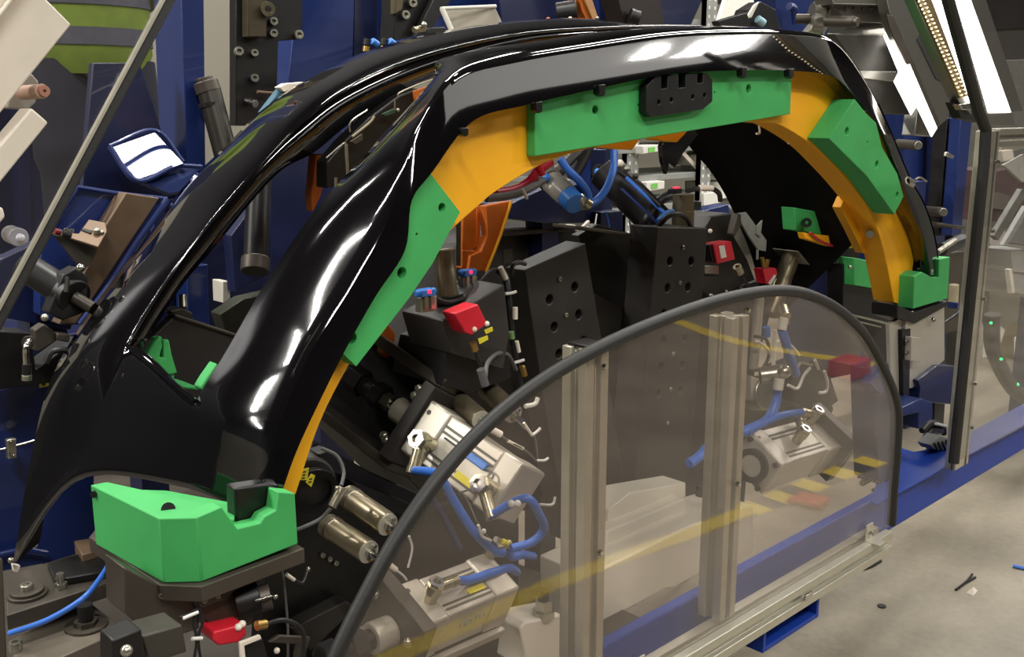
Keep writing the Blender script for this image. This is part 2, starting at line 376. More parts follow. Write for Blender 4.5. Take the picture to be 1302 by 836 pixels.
# below the opening the panel closes between band and rim
def grid(rows, a, bnd):
    bb = B(); n = bnd - a; vs = [r[i] for r in rows for i in range(a, bnd)]; fs = []
    for j in range(len(rows) - 1):
        for i in range(n - 1): fs.append((j * n + i, j * n + i + 1, (j + 1) * n + i + 1, (j + 1) * n + i))
    return bb.add(vs, fs)
T = thing('fender_panel', 'glossy black plastic wheel arch panel clamped over the green and orange fixture', 'car part', (.5, 1.0, 1.0))
i_op = 2 * K
mid = [mixr(EE, RR, w, b) for w, b in ((.25, .004), (.5, .006), (.75, .004))]
rear_rows = [RR, mixr(RR, SS, .02, .001), mixr(RR, SS, .2, .005), mixr(RR, SS, .45, .010), mixr(RR, SS, .75, .009), SS, [p + V((0, .05, 0)) - rad(p) * .05 for p in SS]]
fender_back = mat('moulded_black_back', (12, 12, 12), .7, spec=.15)
def own(rows, a, bnd, name, th=.004):
    o = grid(rows, a, bnd).obj(name, gloss, T, ang=30, solid=th); o.data.materials.append(fender_back); o.modifiers['solid'].material_offset = 1; return o
ts = (.012, .05, .13, .3, .5, .7, .88, 1.0)            # where rows 5.. of the front band lie between crest and band edge
def sect(i, seg, t):                                # smooth section crest > band edge > rim > rear edge below the opening
    pts = [CC[i] * 2 - EE[i], CC[i], EE[i], RR[i], SS[i], SS[i] * 2 - RR[i]]; a_, b_, c_, d_ = pts[seg:seg + 4]
    return .5 * ((2 * b_) + (c_ - a_) * t + (2 * a_ - 5 * b_ + 4 * c_ - d_) * t * t + (3 * b_ - a_ - 3 * c_ + d_) * t ** 3)
for i in range(i_op):
    w = 1 - (i / i_op) ** 2 * (3 - 2 * i / i_op)
    for k, t in enumerate(ts): rows_front[5 + k][i] = rows_front[5 + k][i].lerp(sect(i, 0, t), w)
    for k, t in enumerate((0, .02, .2, .45, .75, 1)): rear_rows[k][i] = rear_rows[k][i].lerp(sect(i, 2, t), w)
for i in range(i_op + 1): rows_front[-1][i] = EE[i].copy(); rear_rows[0][i] = RR[i].copy()
shell = B()
for g_ in (grid(rows_front, 0, NC), grid([EE, inner_e], i_op, NC), grid(rear_rows, 0, NC), grid([[sect(i, 1, k / 10) if 0 < k < 10 else (EE, RR)[k // 10][i] for i in range(i_op + 1)] for k in range(11)], 0, i_op + 1)):
    shell.add(g_.v, g_.f)
o = shell.obj('panel_shell', gloss, T, ang=34, solid=.004, weld=2e-5); o.data.materials.append(fender_back); o.modifiers['solid'].material_offset = 1
# rear inner wall hanging from the rim
Gpx = [(178, 446), (229, 366), (276, 310), (318, 258), (358, 216), (400, 193), (455, 150), (551, 100), (668, 60), (770, 46)]
iw = spline(QY(Gpx, YR + .004), K)
rim = [p + V((0, .0035, 0)) for p in RR[2 * K:11 * K + 1]]
grid([rim, mixr(rim, iw, .5), iw], 0, len(iw)).obj('inner_wall', gloss, T, solid=.003)
# thin lip bead along the opening rim and the lower opening edge
B().tube([RR[i] + V((0, -.002, .001)) for i in range(i_op, 11 * K)] , .0013, n=8, smooth=False).obj('rim_bead', gloss, T)
B().tube([EE[i_op].lerp(RR[i_op], k / 10) + rad(EE[i_op]) * .004 for k in range(11)], .003, n=8, smooth=False).obj('opening_lip', gloss, T)
strip = [[CC[i] + rad(CC[i]) * .002 + V((0, -.002, 0)) for i in range(16 * K - 3, NC)], [CC[i].lerp(EE[i], .1) + rad(CC[i]) * .007 for i in range(16 * K - 3, NC)], [CC[i].lerp(EE[i], .3) + rad(CC[i]) * .012 for i in range(16 * K - 3, NC)], [CC[i].lerp(EE[i], .9) + rad(CC[i]) * .010 for i in range(16 * K - 3, NC)]]
grid(strip, 0, len(strip[0])).obj('end_strip', mat('textured_black_strip', (10, 10, 9), .8, spec=.05, bump=.2, scale=60), T, solid=.002)
B().ring(PY(1153, 230, .995), PY(1158, 234, 1.0), .010, .006).obj('strip_ring', zinc, T)
# foot of the front leg
plate('foot_lug', [(299, 621), (301, 671), (331, 664), (336, 654), (349, 648), (354, 622), (340, 615)], .978, .022, satin_black, T, bevel=.003)
# clip tabs on the flange
for (u, v, w, h) in ((686, 130, 8, 14), (766, 108, 8, 15), (947, 86, 6, 14), (1007, 88, 6, 12), (592, 163, 8, 11), (1098, 142, 7, 11)):
    B().prism(QY([(u - w / 2, v), (u + w / 2, v - 1), (u + w / 2, v + h - 2), (u, v + h), (u - w / 2, v + h - 3)], .978), (0, .012, 0)).obj('clip_tab', satin_black, T, bevel=.001)
# ragged lower corner of the far end, seen through the arch
B().prism(QY([(905, 150), (880, 150), (848, 172), (841, 186), (843, 205), (848, 222), (851, 208), (858, 214), (868, 196), (893, 165)], 1.5), (0, .012, 0)).obj('rear_corner_tab', gloss, T, bevel=.001)
# ================================================================== ORANGE + GREEN FIXTURE
T = thing('orange_contour_board', 'orange arch shaped fixture board behind the green pads', 'fixture board', (.6, 1.02, 1.05))
inner = [(376, 630), (406, 540), (444, 464), (490, 390), (540, 330), (575, 292), (611, 260), (629, 245), (676, 216), (715, 199), (790, 178), (870, 163), (940, 155), (975, 156), (994, 160), (1033, 185), (1062, 214), (1084, 239), (1105, 268), (1120, 304), (1130, 347), (1137, 385)]
outer = [(1145, 388), (1160, 345), (1166, 305), (1156, 265), (1140, 222), (1118, 172), (1095, 130), (1062, 96), (1040, 85), (1003, 82), (947, 83), (892, 83), (846, 87), (766, 103), (720, 117), (670, 125), (600, 146), (548, 208), (520, 240), (505, 300), (470, 370), (428, 440), (392, 525), (352, 612), (350, 632)]
i3 = spline(QY(inner, 1.02), 4)
B().prism(i3 + QY(outer, 1.02), (0, .05, 0)).obj('board', orange, T, bevel=.0015)
plate('lug', [(1069, 264), (1075, 250), (1110, 290), (1120, 325), (1098, 322), (1084, 293)], 1.064, .02, orange, T)
B().cyl(PY(1106, 298, 1.06), PY(1106, 298, 1.03), .008).obj('spacer_pin', zinc, T)
for q in ([(752, 183), (762, 188), (804, 191), (816, 174), (800, 160), (752, 165)], [(836, 176), (838, 178), (861, 181), (875, 166), (868, 150), (830, 160)]):
    plate('hanging_lug', q, 1.12, .03, orange, T)
for k, (u, v) in enumerate(((965, 160), (1005, 172))):
    B().tube([PY(u, v, 1.07), PY(u + 1, v + 9, 1.07), PY(u - 3, v + 10, 1.065)], .0022, n=6).obj('wire_hook', tie_white, T)
def pad(label, px, y, t, holes, name='green_pad'):
    c = PY(*px[0], y); T = thing(name, label, 'fixture pad', c)
    holed('pad_block', px, y, t, holes, green, T, bevel=.0012)
    for (u, v, r) in holes:
        if r > 3.5:
            cc = PY(u, v, y); rr = r * (cc - EYE).dot(CF) / FPX
            B().screw(cc + V((0, t * .78, 0)), (0, -1, 0), rr * .75, t * .3).obj('screw', dark_steel, T)
    return T
pad('long green pad along the top of the orange arch', [(680, 199), (760, 186), (850, 171), (930, 158), (1005, 145), (1007, 86), (950, 84), (892, 84), (846, 88), (766, 104), (720, 118), (680, 128)], 1.003, .0165,
    [(757, 140, 5.5), (952, 113, 5.5), (812, 134, 1.6), (909, 118, 1.6)])
pad('green pad on the left shoulder of the orange arch with three screw holes', [(546, 219), (585, 270), (550, 335), (521, 378), (453, 466), (434, 448), (474, 378), (512, 321), (514, 264)], .997, .0225,
    [(562, 264, 6), (511, 347, 7.5), (447, 430, 8), (530, 298, 2)])
pad('green pad on the right shoulder of the orange arch', [(1054, 176), (1087, 126), (1101, 144), (1114, 156), (1122, 188), (1141, 221), (1149, 250), (1137, 273), (1102, 224)], .974, .0455,
    [(1077, 167, 5), (1115, 209, 4.5), (1141, 248, 4), (1103, 181, 1.6)])
T = thing('black_clip_plate', 'black plate with four holes and three slots screwed to the long green pad', 'plate', PY(862, 120, .99))
holed('plate_body', [(822, 110), (833, 98), (841, 97), (841, 113), (849, 112), (849, 96), (863, 95), (863, 112), (872, 111), (872, 94), (887, 93), (887, 106), (894, 105), (894, 93), (899, 93), (906, 101), (906, 129), (894, 139), (828, 149), (821, 142)], .988, .014,
      [(838, 130, 3.2), (854, 127, 3.2), (881, 123, 3.2), (896, 121, 3.2)], black_ox, T, bevel=.0012)
for (u, v) in ((838, 130), (854, 127), (881, 123), (896, 121)):
    p = PY(u, v, .999); B().screw(p, (0, -1, 0), .0035, .004).obj('screw', steel, T)
# ---- lower left block
zt = .0
T = thing('green_locating_block', 'large bright green block under the left foot of the black panel', 'fixture block', PY(258, 740, .96))
zb = PY(258, 740, .955).z; zt = PY(250, 659, .955).z
bodytop = [PZ(u, v, zt) for u, v in ((115, 617), (202, 660), (250, 659), (282, 645), (136, 613))]
B().prism([V((p.x, p.y, zb)) for p in bodytop], (0, 0, zt - zb)).obj('block_body', green, T, bevel=.0012)
yf = PZ(250, 659, zt).y
fr = [(258, 740), (379, 692), (375, 628), (354, 626), (351, 650), (336, 658), (331, 666), (302, 673), (282, 645), (250, 659)]
frp = QY(fr, yf); frp[0].z = zb
B().prism(frp, (0, .022, 0)).obj('front_jaw', green, T, bevel=.0012)
recess = [PZ(u, v, zt - .004) for u, v in ((140, 614), (296, 642), (300, 622), (210, 606), (150, 604))]
B().prism([V((p.x, p.y, zb)) for p in recess], (0, 0, zt - zb - .022)).obj('recess_step', green, T)
rp = QY([(379, 692), (375, 628), (354, 626), (352, 650), (352, 700)], yf + .0225); B().prism(rp, (0, .10, 0)).obj('rear_jaw', green, T, bevel=.0012)
B().cyl(PZ(214, 648, zt + .0006), PZ(214, 648, zt - .002), .0075).obj('dowel_hole', satin_black, T)
B().cyl(PZ(119, 620, zt) + V((-.002, -.002, -.008)), PZ(119, 620, zt) + V((.006, .004, -.009)), .004).obj('side_hole', satin_black, T)
T = thing('base_plate', 'dark steel plate carrying the large green block', 'plate', (.45, .98, zb - .02))
bp = [PZ(u, v, zb) for u, v in ((113, 683), (203, 744), (256, 746), (387, 697))]
bp += [bp[3] + V((0, .16, 0)), bp[0] + V((.05, .06, 0))]
B().prism([V((p.x, p.y, zb - .0185)) for p in bp], (0, 0, .018)).obj('plate_body', dark_steel, T, bevel=.001)
# ---- lower right block
T = thing('green_end_block', 'small green block holding the right tip of the black panel', 'fixture block', PY(1163, 390, .985))
holed('block_body', [(1163, 352), (1172, 346), (1184, 352), (1194, 353), (1194, 330), (1208, 327), (1205, 380), (1161, 393)], .985, .045, [], green, T, bevel=.0015)
T = thing('end_bracket', 'grey steel box bracket with bolts under the small green block', 'bracket', PY(1180, 480, .99))
plate('cap_plate', [(1141, 388), (1162, 398), (1206, 383), (1206, 388), (1163, 412), (1141, 404)], .985, .06, black_ox, T)
plate('front_plate', [(1152, 398), (1201, 388), (1201, 458), (1160, 494), (1150, 494)], .992, .008, silver, T)
plate('side_plate', [(1131, 412), (1147, 404), (1149, 510), (1134, 512)], 1.0, .01, silver, T)
plate('cover_tab', [(1159, 429), (1171, 430), (1170, 461), (1158, 459)], .975, .015, silver, T, bevel=.001)
plate('spine', [(1147, 420), (1158, 418), (1156, 520), (1149, 520)], .99, .04, black_ox, T)
for (u, v) in ((1185, 407), (1163, 434), (1162, 456), (1152, 434), (1152, 448)):
    p = PY(u, v, .985); B().screw(p, (0, -1, 0), .006 if u == 1185 else .003, .006).obj('screw', steel, T)
# ================================================================== MECHANISM INSIDE THE ARCH
def P3(q): return PY(*q)
def cylp(a, c, r, **k): return B().cyl(P3(a), P3(c), r, **k)
def facing(p, a, c):                     # plane normal helper
    return (a - p).cross(c - p).normalized()
T = thing('machine_bed', 'dark oiled steel bed plate inside the front guard', 'machine bed', (1.0, 1.4, .53))
B().b2((-1.3, .95, .53), (1.36, 3.0, .60)).obj('bed_plate', dark_steel, T, bevel=.003)
for x in (-1.0, 1.25):
    lg = B().b2((x - .05, 1.4, .01), (x + .05, 1.5, .53)).obj('bed_leg', blue_dark, T, bevel=.003)
    B().b2((x - .09, 1.36, 0), (x + .09, 1.54, .012)).obj('foot_plate', blue_dark, lg)
# ---- holed pillars
def pillar(label, face, y, t, holes, screws, m=burn):
    T = thing('holed_pillar', label, 'pillar', PY(*face[-1], y))
    o = holed('pillar_plate', face, y, t, holes, m, T, bevel=.002)
    for (u, v) in screws:
        p = PY(u, v, y); B().screw(p + V((0, .001, 0)), (0, -1, 0), .0045, .005).obj('screw', zinc, T)
    return T
pillar('leaning black steel pillar plate with paired round holes left of centre', [(667, 344), (744, 309), (764, 425), (800, 650), (722, 690), (690, 500)], 1.30, .05,
       [(699, 381, 6.5), (731, 365, 6.5), (705, 416, 6.5), (736, 400, 6.5), (711, 450, 6.5), (742, 434, 6.5), (719, 484, 6.5), (720, 520, 6.5)], [(711, 355), (719, 401)])
pillar('upright black steel pillar with paired round holes behind the middle of the guard', [(836, 289), (900, 290), (894, 367), (879, 567), (871, 616), (803, 634), (827, 401)], 1.36, .075,
       [(852, 332, 6), (879, 332, 6), (849, 366, 6), (875, 365, 6), (844, 399, 5.5), (872, 398, 5.5), (844, 432, 5.5), (871, 430, 5.5), (841, 466, 5.5), (868, 464, 5.5), (838, 500, 5.5), (865, 497, 5.5)],
       [(868, 315), (864, 360), (855, 450), (852, 495), (848, 538)])
T = thing('dark_web_plate', 'black steel web plate between the two holed pillars', 'plate', PY(790, 420, 1.5))
plate('web', [(745, 330), (735, 300), (760, 285), (812, 300), (820, 430), (800, 630), (740, 640), (720, 430)], 1.5, .02, burn, T)
plate('upper_flange', [(738, 288), (803, 297), (803, 301), (738, 292)], 1.42, .08, dark_steel, T)
plate('lower_step', [(752, 372), (800, 395), (795, 440), (760, 440)], 1.44, .04, burn, T)
# ---- light grey casting at the foot of the pillars
T = thing('grey_casting', 'light grey painted casting with welded lip at the foot of the pillars', 'casting', PY(870, 680, 1.16))
def hexpoly(top, y, drop_px, t): pass
plate('sole', [(748, 732), (773, 720), (880, 668), (958, 642), (958, 704), (898, 726), (858, 748), (846, 750), (775, 788), (748, 802)], 1.10, .12, cream, T, bevel=.004)
plate('neck', [(771, 676), (871, 634), (871, 674), (771, 722)], 1.16, .1, cream, T, bevel=.004)
plate('wedge', [(774, 648), (797, 630), (800, 627), (872, 614), (872, 632), (772, 674)], 1.19, .06, cream, T, bevel=.002)
B().tube(QY([(771, 720), (820, 697), (871, 672), (878, 676)], 1.155), .005, n=8).obj('weld_bead', cream, T)
T = thing('grey_stub', 'light grey stub with levelling nut at the bottom of the guard', 'stub', PY(690, 830, 1.0))
plate('stub_body', [(661, 800), (668, 792), (715, 782), (715, 850), (665, 850), (668, 832)], 1.0, .06, cream, T, bevel=.003)
p = PY(691, 785, 1.01)
B().cyl(p, p + V((0, 0, .012)), .017, n=24).obj('washer', zinc, T)
B().hexa(p + V((0, 0, .012)), p + V((0, 0, .03)), .0145).obj('nut', zinc, T)
B().cyl(p + V((0, 0, .03)), p + V((0, 0, .045)), .009).obj('stud', dark_steel, T)
T = thing('levelling_bolt', 'dark bolt with nut standing beside the grey casting', 'bolt', PY(890, 668, 1.2))
p = PY(890, 668, 1.2)
B().cyl(p, p + V((0, 0, .015)), .02).obj('washer', zinc, T)
B().hexa(p + V((0, 0, .015)), p + V((0, 0, .04)), .02).obj('nut', zinc, T)
B().cyl(p + V((0, 0, .04)), p + V((0, 0, .09)), .012).obj('stud', black_ox, T)
# ---- square pneumatic cylinders
def square_cyl(label, p0, p1, wpx, h, cap0=.24, cap1=.80, side=1, flange=True, grooves=True):
    """p0, p1 = (u, v, Y) of one long top edge; wpx = (u, v) of the other top corner at p0; h = body height"""
    A = P3(p0); Bq = P3(p1); L = (Bq - A).length; a = (Bq - A).normalized()
    Wp = perp(A, a, *wpx); w = (Wp - A); wl = w.length; w.normalize(); n = a.cross(w).normalized()
    if n.dot(EYE - A) < 0: n = -n
    T = thing('pneumatic_cylinder', label, 'cylinder', A)
    def P(t, s, z): return A + a * (L * t) + w * (wl * s) + n * z
    def bar(name, t0, t1, inset, m, top=0., bevel=.003):
        i = inset
        return B().hull8([P(t0, i, -top), P(t0, 1 - i, -top), P(t0, 1 - i, -h + i * wl), P(t0, i, -h + i * wl)], [P(t1, i, -top), P(t1, 1 - i, -top), P(t1, 1 - i, -h + i * wl), P(t1, i, -h + i * wl)]).obj(name, m, T, bevel=bevel)
    bar('end_cap', 0, cap0, 0, silver, bevel=.004)
    bar('barrel', cap0, cap1, .03, silver, .002)
    bar('end_cap', cap1, 1, 0, silver, bevel=.004)
    if grooves:
        for s in (.20, .30, .72, .82):
            B().hull8([P(cap0 + .01, s, -.0028), P(cap0 + .01, s + .045, -.0028), P(cap0 + .01, s + .045, -.0012), P(cap0 + .01, s, -.0012)], [P(cap1 - .01, s, -.0028), P(cap1 - .01, s + .045, -.0028), P(cap1 - .01, s + .045, -.0012), P(cap1 - .01, s, -.0012)]).obj('sensor_groove', alu_dark, T)
    B().cyl(P(.05, .2, -.001), P(.05, .2, .0004), .004).obj('cap_screw', dark_steel, T)
    return T, P, a, w, n, L, wl
def elbow(T, base, up, out, name='elbow_fitting', s=1.0):
    e = B().cyl(base, base + up * .016 * s, .0095 * s).cyl(base + up * .016 * s, base + up * .03 * s, .0115 * s).obj(name, nickel, T)
    B().ring(base + up * .03 * s, base + up * .036 * s, .011 * s, .006 * s, 6).cyl(base + up * .029 * s, base + up * .0315 * s, .0062 * s).obj('hex_plug', steel, e)
    m = base + up * .022 * s
    B().cyl(m + out * .008 * s, m + out * .032 * s, .0075 * s).ring(m + out * .032 * s, m + out * .040 * s, .0085 * s, .005 * s).obj('hose_socket', nickel, e)
    return m + out * .036 * s
def hose(label, pts, r, m=None, group=None, name='air_hose'):
    T = B().tube(pts, r, n=12, k=8).obj(name, m or hose_blue)
    return tag(T, label, 'hose' if 'hose' in name else 'cable', group)
# upper cylinder
T, P, a, w, n, L, wl = square_cyl('large silver air cylinder half behind the guard edge below the green pad', (548, 508, 1.17), (666, 590, .99), (507, 572), .085)
UP_T, UP_P = T, P
o1 = (P(.6, .75, .0) - P(.1, .75, .0)).normalized()
sk1 = elbow(T, P(.22, .62, 0), n, (w * .9 + a * .35).normalized(), s=1.25)
sk2 = elbow(T, P(.88, .62, 0), n, (a * .7 + w * .5).normalized(), s=1.25)
for (t0, t1, s0, s1) in ((.42, .52, .50, .62), (.55, .78, .70, .82)):
    B().hull8([P(t0, s0, .0005), P(t0, s1, .0005), P(t0, s1, -.004), P(t0, s0, -.004)], [P(t1, s0, .0005), P(t1, s1, .0005), P(t1, s1, -.004), P(t1, s0, -.004)]).obj('type_label', yellow, T)
sb = B().hull8([P(.44, .33, .006), P(.44, .46, .006), P(.44, .46, -.002), P(.44, .33, -.002)], [P(.76, .33, .006), P(.76, .46, .006), P(.76, .46, -.002), P(.76, .33, -.002)]).obj('position_sensor', fit_blue, T, bevel=.002)
B().hull8([P(.30, .38, .002), P(.30, .41, .002), P(.30, .41, -.002), P(.30, .38, -.002)], [P(.44, .38, .002), P(.44, .41, .002), P(.44, .41, -.002), P(.44, .38, -.002)]).obj('sensor_tip', black_ox, T)
B().tube([P(.76, .40, .003), P(.86, .42, .008), P(.84, .62, .012), P(.70, .95, .006), P(.66, 1.06, -.02)], .0016, n=6).obj('sensor_lead', cable_grey, T)
# mounting head of the upper cylinder: flange, rod, coupling, side rails
def Pb(t, s, z): return P(t, s, z)
T = thing('cylinder_mount', 'dark steel mount with side rails and rod coupling behind the orange strip', 'mount', P(-.02, .5, -.04))
h = .085
B().hull8([P(-.12, -.22, .008), P(-.12, 1.25, .008), P(-.12, 1.25, -h - .01), P(-.12, -.22, -h - .01)], [P(0, -.22, .008), P(0, 1.25, .008), P(0, 1.25, -h - .01), P(0, -.22, -h - .01)]).obj('flange_plate', burn, T, bevel=.002)
for s0, s1, nm in ((-.42, -.22, 'side_rail'), (1.25, 1.42, 'side_rail')):
    B().hull8([P(-1.35, s0, -.01), P(-1.35, s1, -.01), P(-1.35, s1, -h), P(-1.35, s0, -h)], [P(-.02, s0, -.01), P(-.02, s1, -.01), P(-.02, s1, -h), P(-.02, s0, -h)]).obj(nm, dark_steel, T, bevel=.002)
B().hull8([P(-1.3, -.22, -h - .0), P(-1.3, 1.25, -h), P(-1.3, 1.25, -h - .012), P(-1.3, -.22, -h - .012)], [P(-.05, -.22, -h), P(-.05, 1.25, -h), P(-.05, 1.25, -h - .012), P(-.05, -.22, -h - .012)]).obj('floor_plate', black_ox, T)
zc = -.036
B().cyl(P(-.35, .5, zc), P(-.12, .5, zc), .021).obj('bearing_cover', silver, T, bevel=.002)
B().cyl(P(-.52, .5, zc), P(-.30, .5, zc), .0095).obj('piston_rod', steel, T)
B().hexa(P(-.50, .5, zc), P(-.42, .5, zc), .0145).obj('lock_nut', zinc, T)
cp = B().hexa(P(-.62, .5, zc), P(-.50, .5, zc), .023).cyl(P(-.76, .5, zc), P(-.62, .5, zc), .017).hexa(P(-.92, .5, zc), P(-.76, .5, zc), .024).cyl(P(-1.1, .5, zc), P(-.92, .5, zc), .021).obj('rod_coupling', black_ox, T, bevel=.001)
for t_, s_ in ((-.16, -.02), (-.16, 1.02), (-.16, .12), (-.2, .98), (-1.0, .1), (-1.0, .86)):
    B().ball(P(t_ - .03, s_, -.012), .0075).obj('dome_screw', zinc, T)
# lower cylinder (with maker lettering on its flank)
T, P, a, w, n, L, wl = square_cyl('silver air cylinder lying at the bottom left behind the guard', (504, 744, 1.03), (620, 701, 1.03), (546, 795), .078, .22, .74)
sk3 = elbow(T, P(.16, .55, 0), n, a, s=1.0)
sk4 = elbow(T, P(.98, .10, -.01), n, a, s=.9)
B().hull8([P(.52, .62, .0006), P(.52, .74, .0006), P(.52, .74, -.003), P(.52, .62, -.003)], [P(.70, .62, .0006), P(.70, .74, .0006), P(.70, .74, -.003), P(.70, .62, -.003)]).obj('type_label', yellow, T)
def text_on(txt, origin, xdir, ydir, size, m, parent, name='lettering', depth=.0003):
    cu = bpy.data.curves.new(name, 'FONT'); cu.body = txt; cu.size = size; cu.extrude = depth; cu.align_x = 'CENTER'; cu.align_y = 'CENTER'
    tmp = bpy.data.objects.new(name, cu); COL.objects.link(tmp); bpy.context.view_layer.update()
    me = bpy.data.meshes.new_from_object(tmp.evaluated_get(bpy.context.evaluated_depsgraph_get())); bpy.data.objects.remove(tmp)
    xd = V(xdir).normalized(); zd = xd.cross(V(ydir)).normalized(); yd = zd.cross(xd)
    me.transform(Matrix(((xd.x, yd.x, zd.x, origin[0]), (xd.y, yd.y, zd.y, origin[1]), (xd.z, yd.z, zd.z, origin[2]), (0, 0, 0, 1))))
    me.transform(Matrix.Translation(-org(parent))); me.materials.clear(); me.materials.append(m)
    o = bpy.data.objects.new(name, me); COL.objects.link(o); o.parent = parent; return o
text_on('FESTO', P(.52, 1, 0) - n * .030 + w * .0004, a, n, .017, print_blue, T)
for s_ in (0.1,):
    B().hull8([P(.02, .98, -.078), P(.02, 1.1, -.078), P(.02, 1.1, -.094), P(.02, .98, -.094)], [P(.98, .98, -.078), P(.98, 1.1, -.078), P(.98, 1.1, -.094), P(.98, .98, -.094)]).obj('foot_rail', silver, T, bevel=.002)
T = thing('lower_cylinder_mount', 'dark steel flange and coupling left of the bottom silver cylinder', 'mount', P(0, .5, -.05))
B().hull8([P(-.14, -.25, .012), P(-.14, 1.2, .012), P(-.14, 1.2, -.1), P(-.14, -.25, -.1)], [P(-.005, -.25, .012), P(-.005, 1.2, .012), P(-.005, 1.2, -.1), P(-.005, -.25, -.1)]).obj('flange_plate', dark_steel, T, bevel=.002)
B().cyl(P(-.34, .5, -.04), P(-.14, .5, -.04), .022).obj('bearing_cover', silver, T, bevel=.002)
B().hexa(P(-.55, .5, -.04), P(-.42, .5, -.04), .022).cyl(P(-.8, .5, -.04), P(-.3, .5, -.04), .014).hexa(P(-.8, .5, -.04), P(-.66, .5, -.04), .02).obj('rod_coupling', black_ox, T)
for s_, z_ in ((-.05, -.01), (1.0, -.02), (-.05, -.08), (1.02, -.085)):
    B().ball(P(-.17, s_, z_), .007).obj('dome_screw', zinc, T)
# right cylinder with round end face
T, P, a, w, n, L, wl = square_cyl('silver air cylinder at the right end of the guard with a round black end face', (953, 549, 1.22), (1030, 529, 1.22), (996, 592), .095, .18, .78)
ce = P(-.01, .5, -.055)
B().ring(ce - a * .008, ce + a * .01, .040, .026).obj('end_ring', black_ox, T)
B().cyl(ce - a * .006, ce + a * .01, .027).obj('end_boss', silver, T, bevel=.002)
for k in range(4):
    q = P(-.005, .12 if k % 2 else .88, -.012 if k < 2 else -.088); B().cyl(q - a * .006, q + a * .01, .006).obj('tie_rod', dark_steel, T)
sk5 = elbow(T, P(.9, .16, 0), n, (-a * .9 - w * .3).normalized(), s=1.25)
sk6 = elbow(T, P(.45, .55, 0), n, (a - w).normalized(), s=1.25)
for t_, z_ in ((1.0, .02), (1.05, -.02), (.98, -.07)):
    B().ball(P(t_ + .05, .5 + t_ * .3, z_ - .03), .008).obj('dome_screw', zinc, T)
B().hull8([P(1.0, -.1, .03), P(1.0, 1.2, .03), P(1.0, 1.2, -.1), P(1.0, -.1, -.1)], [P(1.12, -.1, .03), P(1.12, 1.2, .03), P(1.12, 1.2, -.1), P(1.12, -.1, -.1)]).obj('flange_plate', dark_steel, T, bevel=.002)
# ---- round dark damper cylinders
def damper(label, p0, p1, r, grp=None):
    A = P3(p0); Bq = P3(p1); a = (Bq - A).normalized(); L = (Bq - A).length
    T = thing('damper_cylinder', label, 'cylinder', A, grp)
    B().lathe(A, Bq, [(0, r * .9), (.02, r), (.12, r), (.13, r * 1.03), (.2, r * 1.03), (.21, r * .98), (.97, r * .98), (1, r * .94)], 32).obj('barrel', grind, T)
    B().ring(A + a * L * .14, A + a * L * .18, r * 1.06, r * .9, 32).obj('lock_ring', dark_steel, T)
    B().cyl(Bq - a * .001, Bq + a * .002, r * .92, n=32).obj('end_face', end_plate, T)
    x, y = frame(a)
    B().cyl(Bq + a * .002, Bq + a * .008, r * .4, n=20).cyl(Bq + a * .008, Bq + a * .02, r * .26, n=16).cyl(Bq + a * .02, Bq + a * .026, r * .32, n=16).obj('stub_shaft', steel, T)
    q = Bq + a * .002 + y * r * .6; B().cyl(q, q + a * .003, r * .16, n=10).obj('port_screw', brass, T)
    q = Bq + a * .002 + y * -r * .4 - x * r * .5; B().cyl(q, q + a * .003, r * .16, n=10).obj('bleed_screw', steel, T)
    return T
damper('upper dark damper cylinder with silver end face beside the guard edge', (441, 631, 1.10), (492, 667, 1.01), .0165)
damper('lower dark damper cylinder with silver end face beside the guard edge', (416, 668, 1.10), (468, 702, 1.01), .0165)
damper('dark damper cylinder above the large silver cylinder', (572, 500, 1.22), (611, 534, 1.12), .0165)
damper('dark damper cylinder with cable running into the guard above the large silver cylinder', (610, 486, 1.23), (652, 526, 1.13), .0175)
# ---- black sensor block with metal column
T = thing('black_block', 'black steel block carrying a metal column and a red sensor', 'block', PY(565, 450, 1.15))
B().prism(QY([(563, 408), (641, 362), (648, 425), (640, 470), (574, 450)], 1.15), (0, .1, 0)).obj('block_body', burn, T, bevel=.002)
plate('foot', [(570, 440), (640, 410), (650, 480), (600, 500), (560, 490)], 1.17, .12, black_ox, T)
def column(label, base, top, r, flange=None, ring=True, T=None):
    A = P3(base); Bq = P3(top)
    T = thing('metal_column', label, 'column rod', A)
    a = (Bq - A).normalized()
    B().lathe(A, Bq, [(0, r), (.6, r), (.61, r * .97), (1, r * .97)], 32).obj('rod', grind, T)
    if flange:
        x, y = frame(a); B().prism([Bq + x * flange + y * flange, Bq - x * flange + y * flange, Bq - x * flange - y * flange, Bq + x * flange - y * flange], a * .003).obj('square_flange', zinc, T, bevel=.0006)
    if ring: B().ring(A, A + a * .012, r * 1.5, r * 1.02).obj('base_ring', black_ox, T)
    return T
column('bright metal column with square top behind the left green pad', (570, 383, 1.2), (563, 316, 1.2), .0165, .02)
column('short metal column behind the top of the upright holed pillar', (868, 300, 1.45), (869, 247, 1.45), .026, None, False)
column('tilted metal column with square flange near the right end of the guard', (978, 400, 1.5), (1006, 327, 1.5), .026, .04, False)
for (u, v, y) in ((858, 243, 1.44), ):
    T = thing('indicator_sensor', 'small sensor with red light on top of the short metal column', 'sensor', PY(u, v, y))
    B().box(PY(u, v, y), .03, .02, .012).obj('sensor_body', black_ox, T, bevel=.002)
    B().box(PY(u + 2, v - 3, y), .016, .01, .008).obj('red_light', red_led, T, bevel=.002)
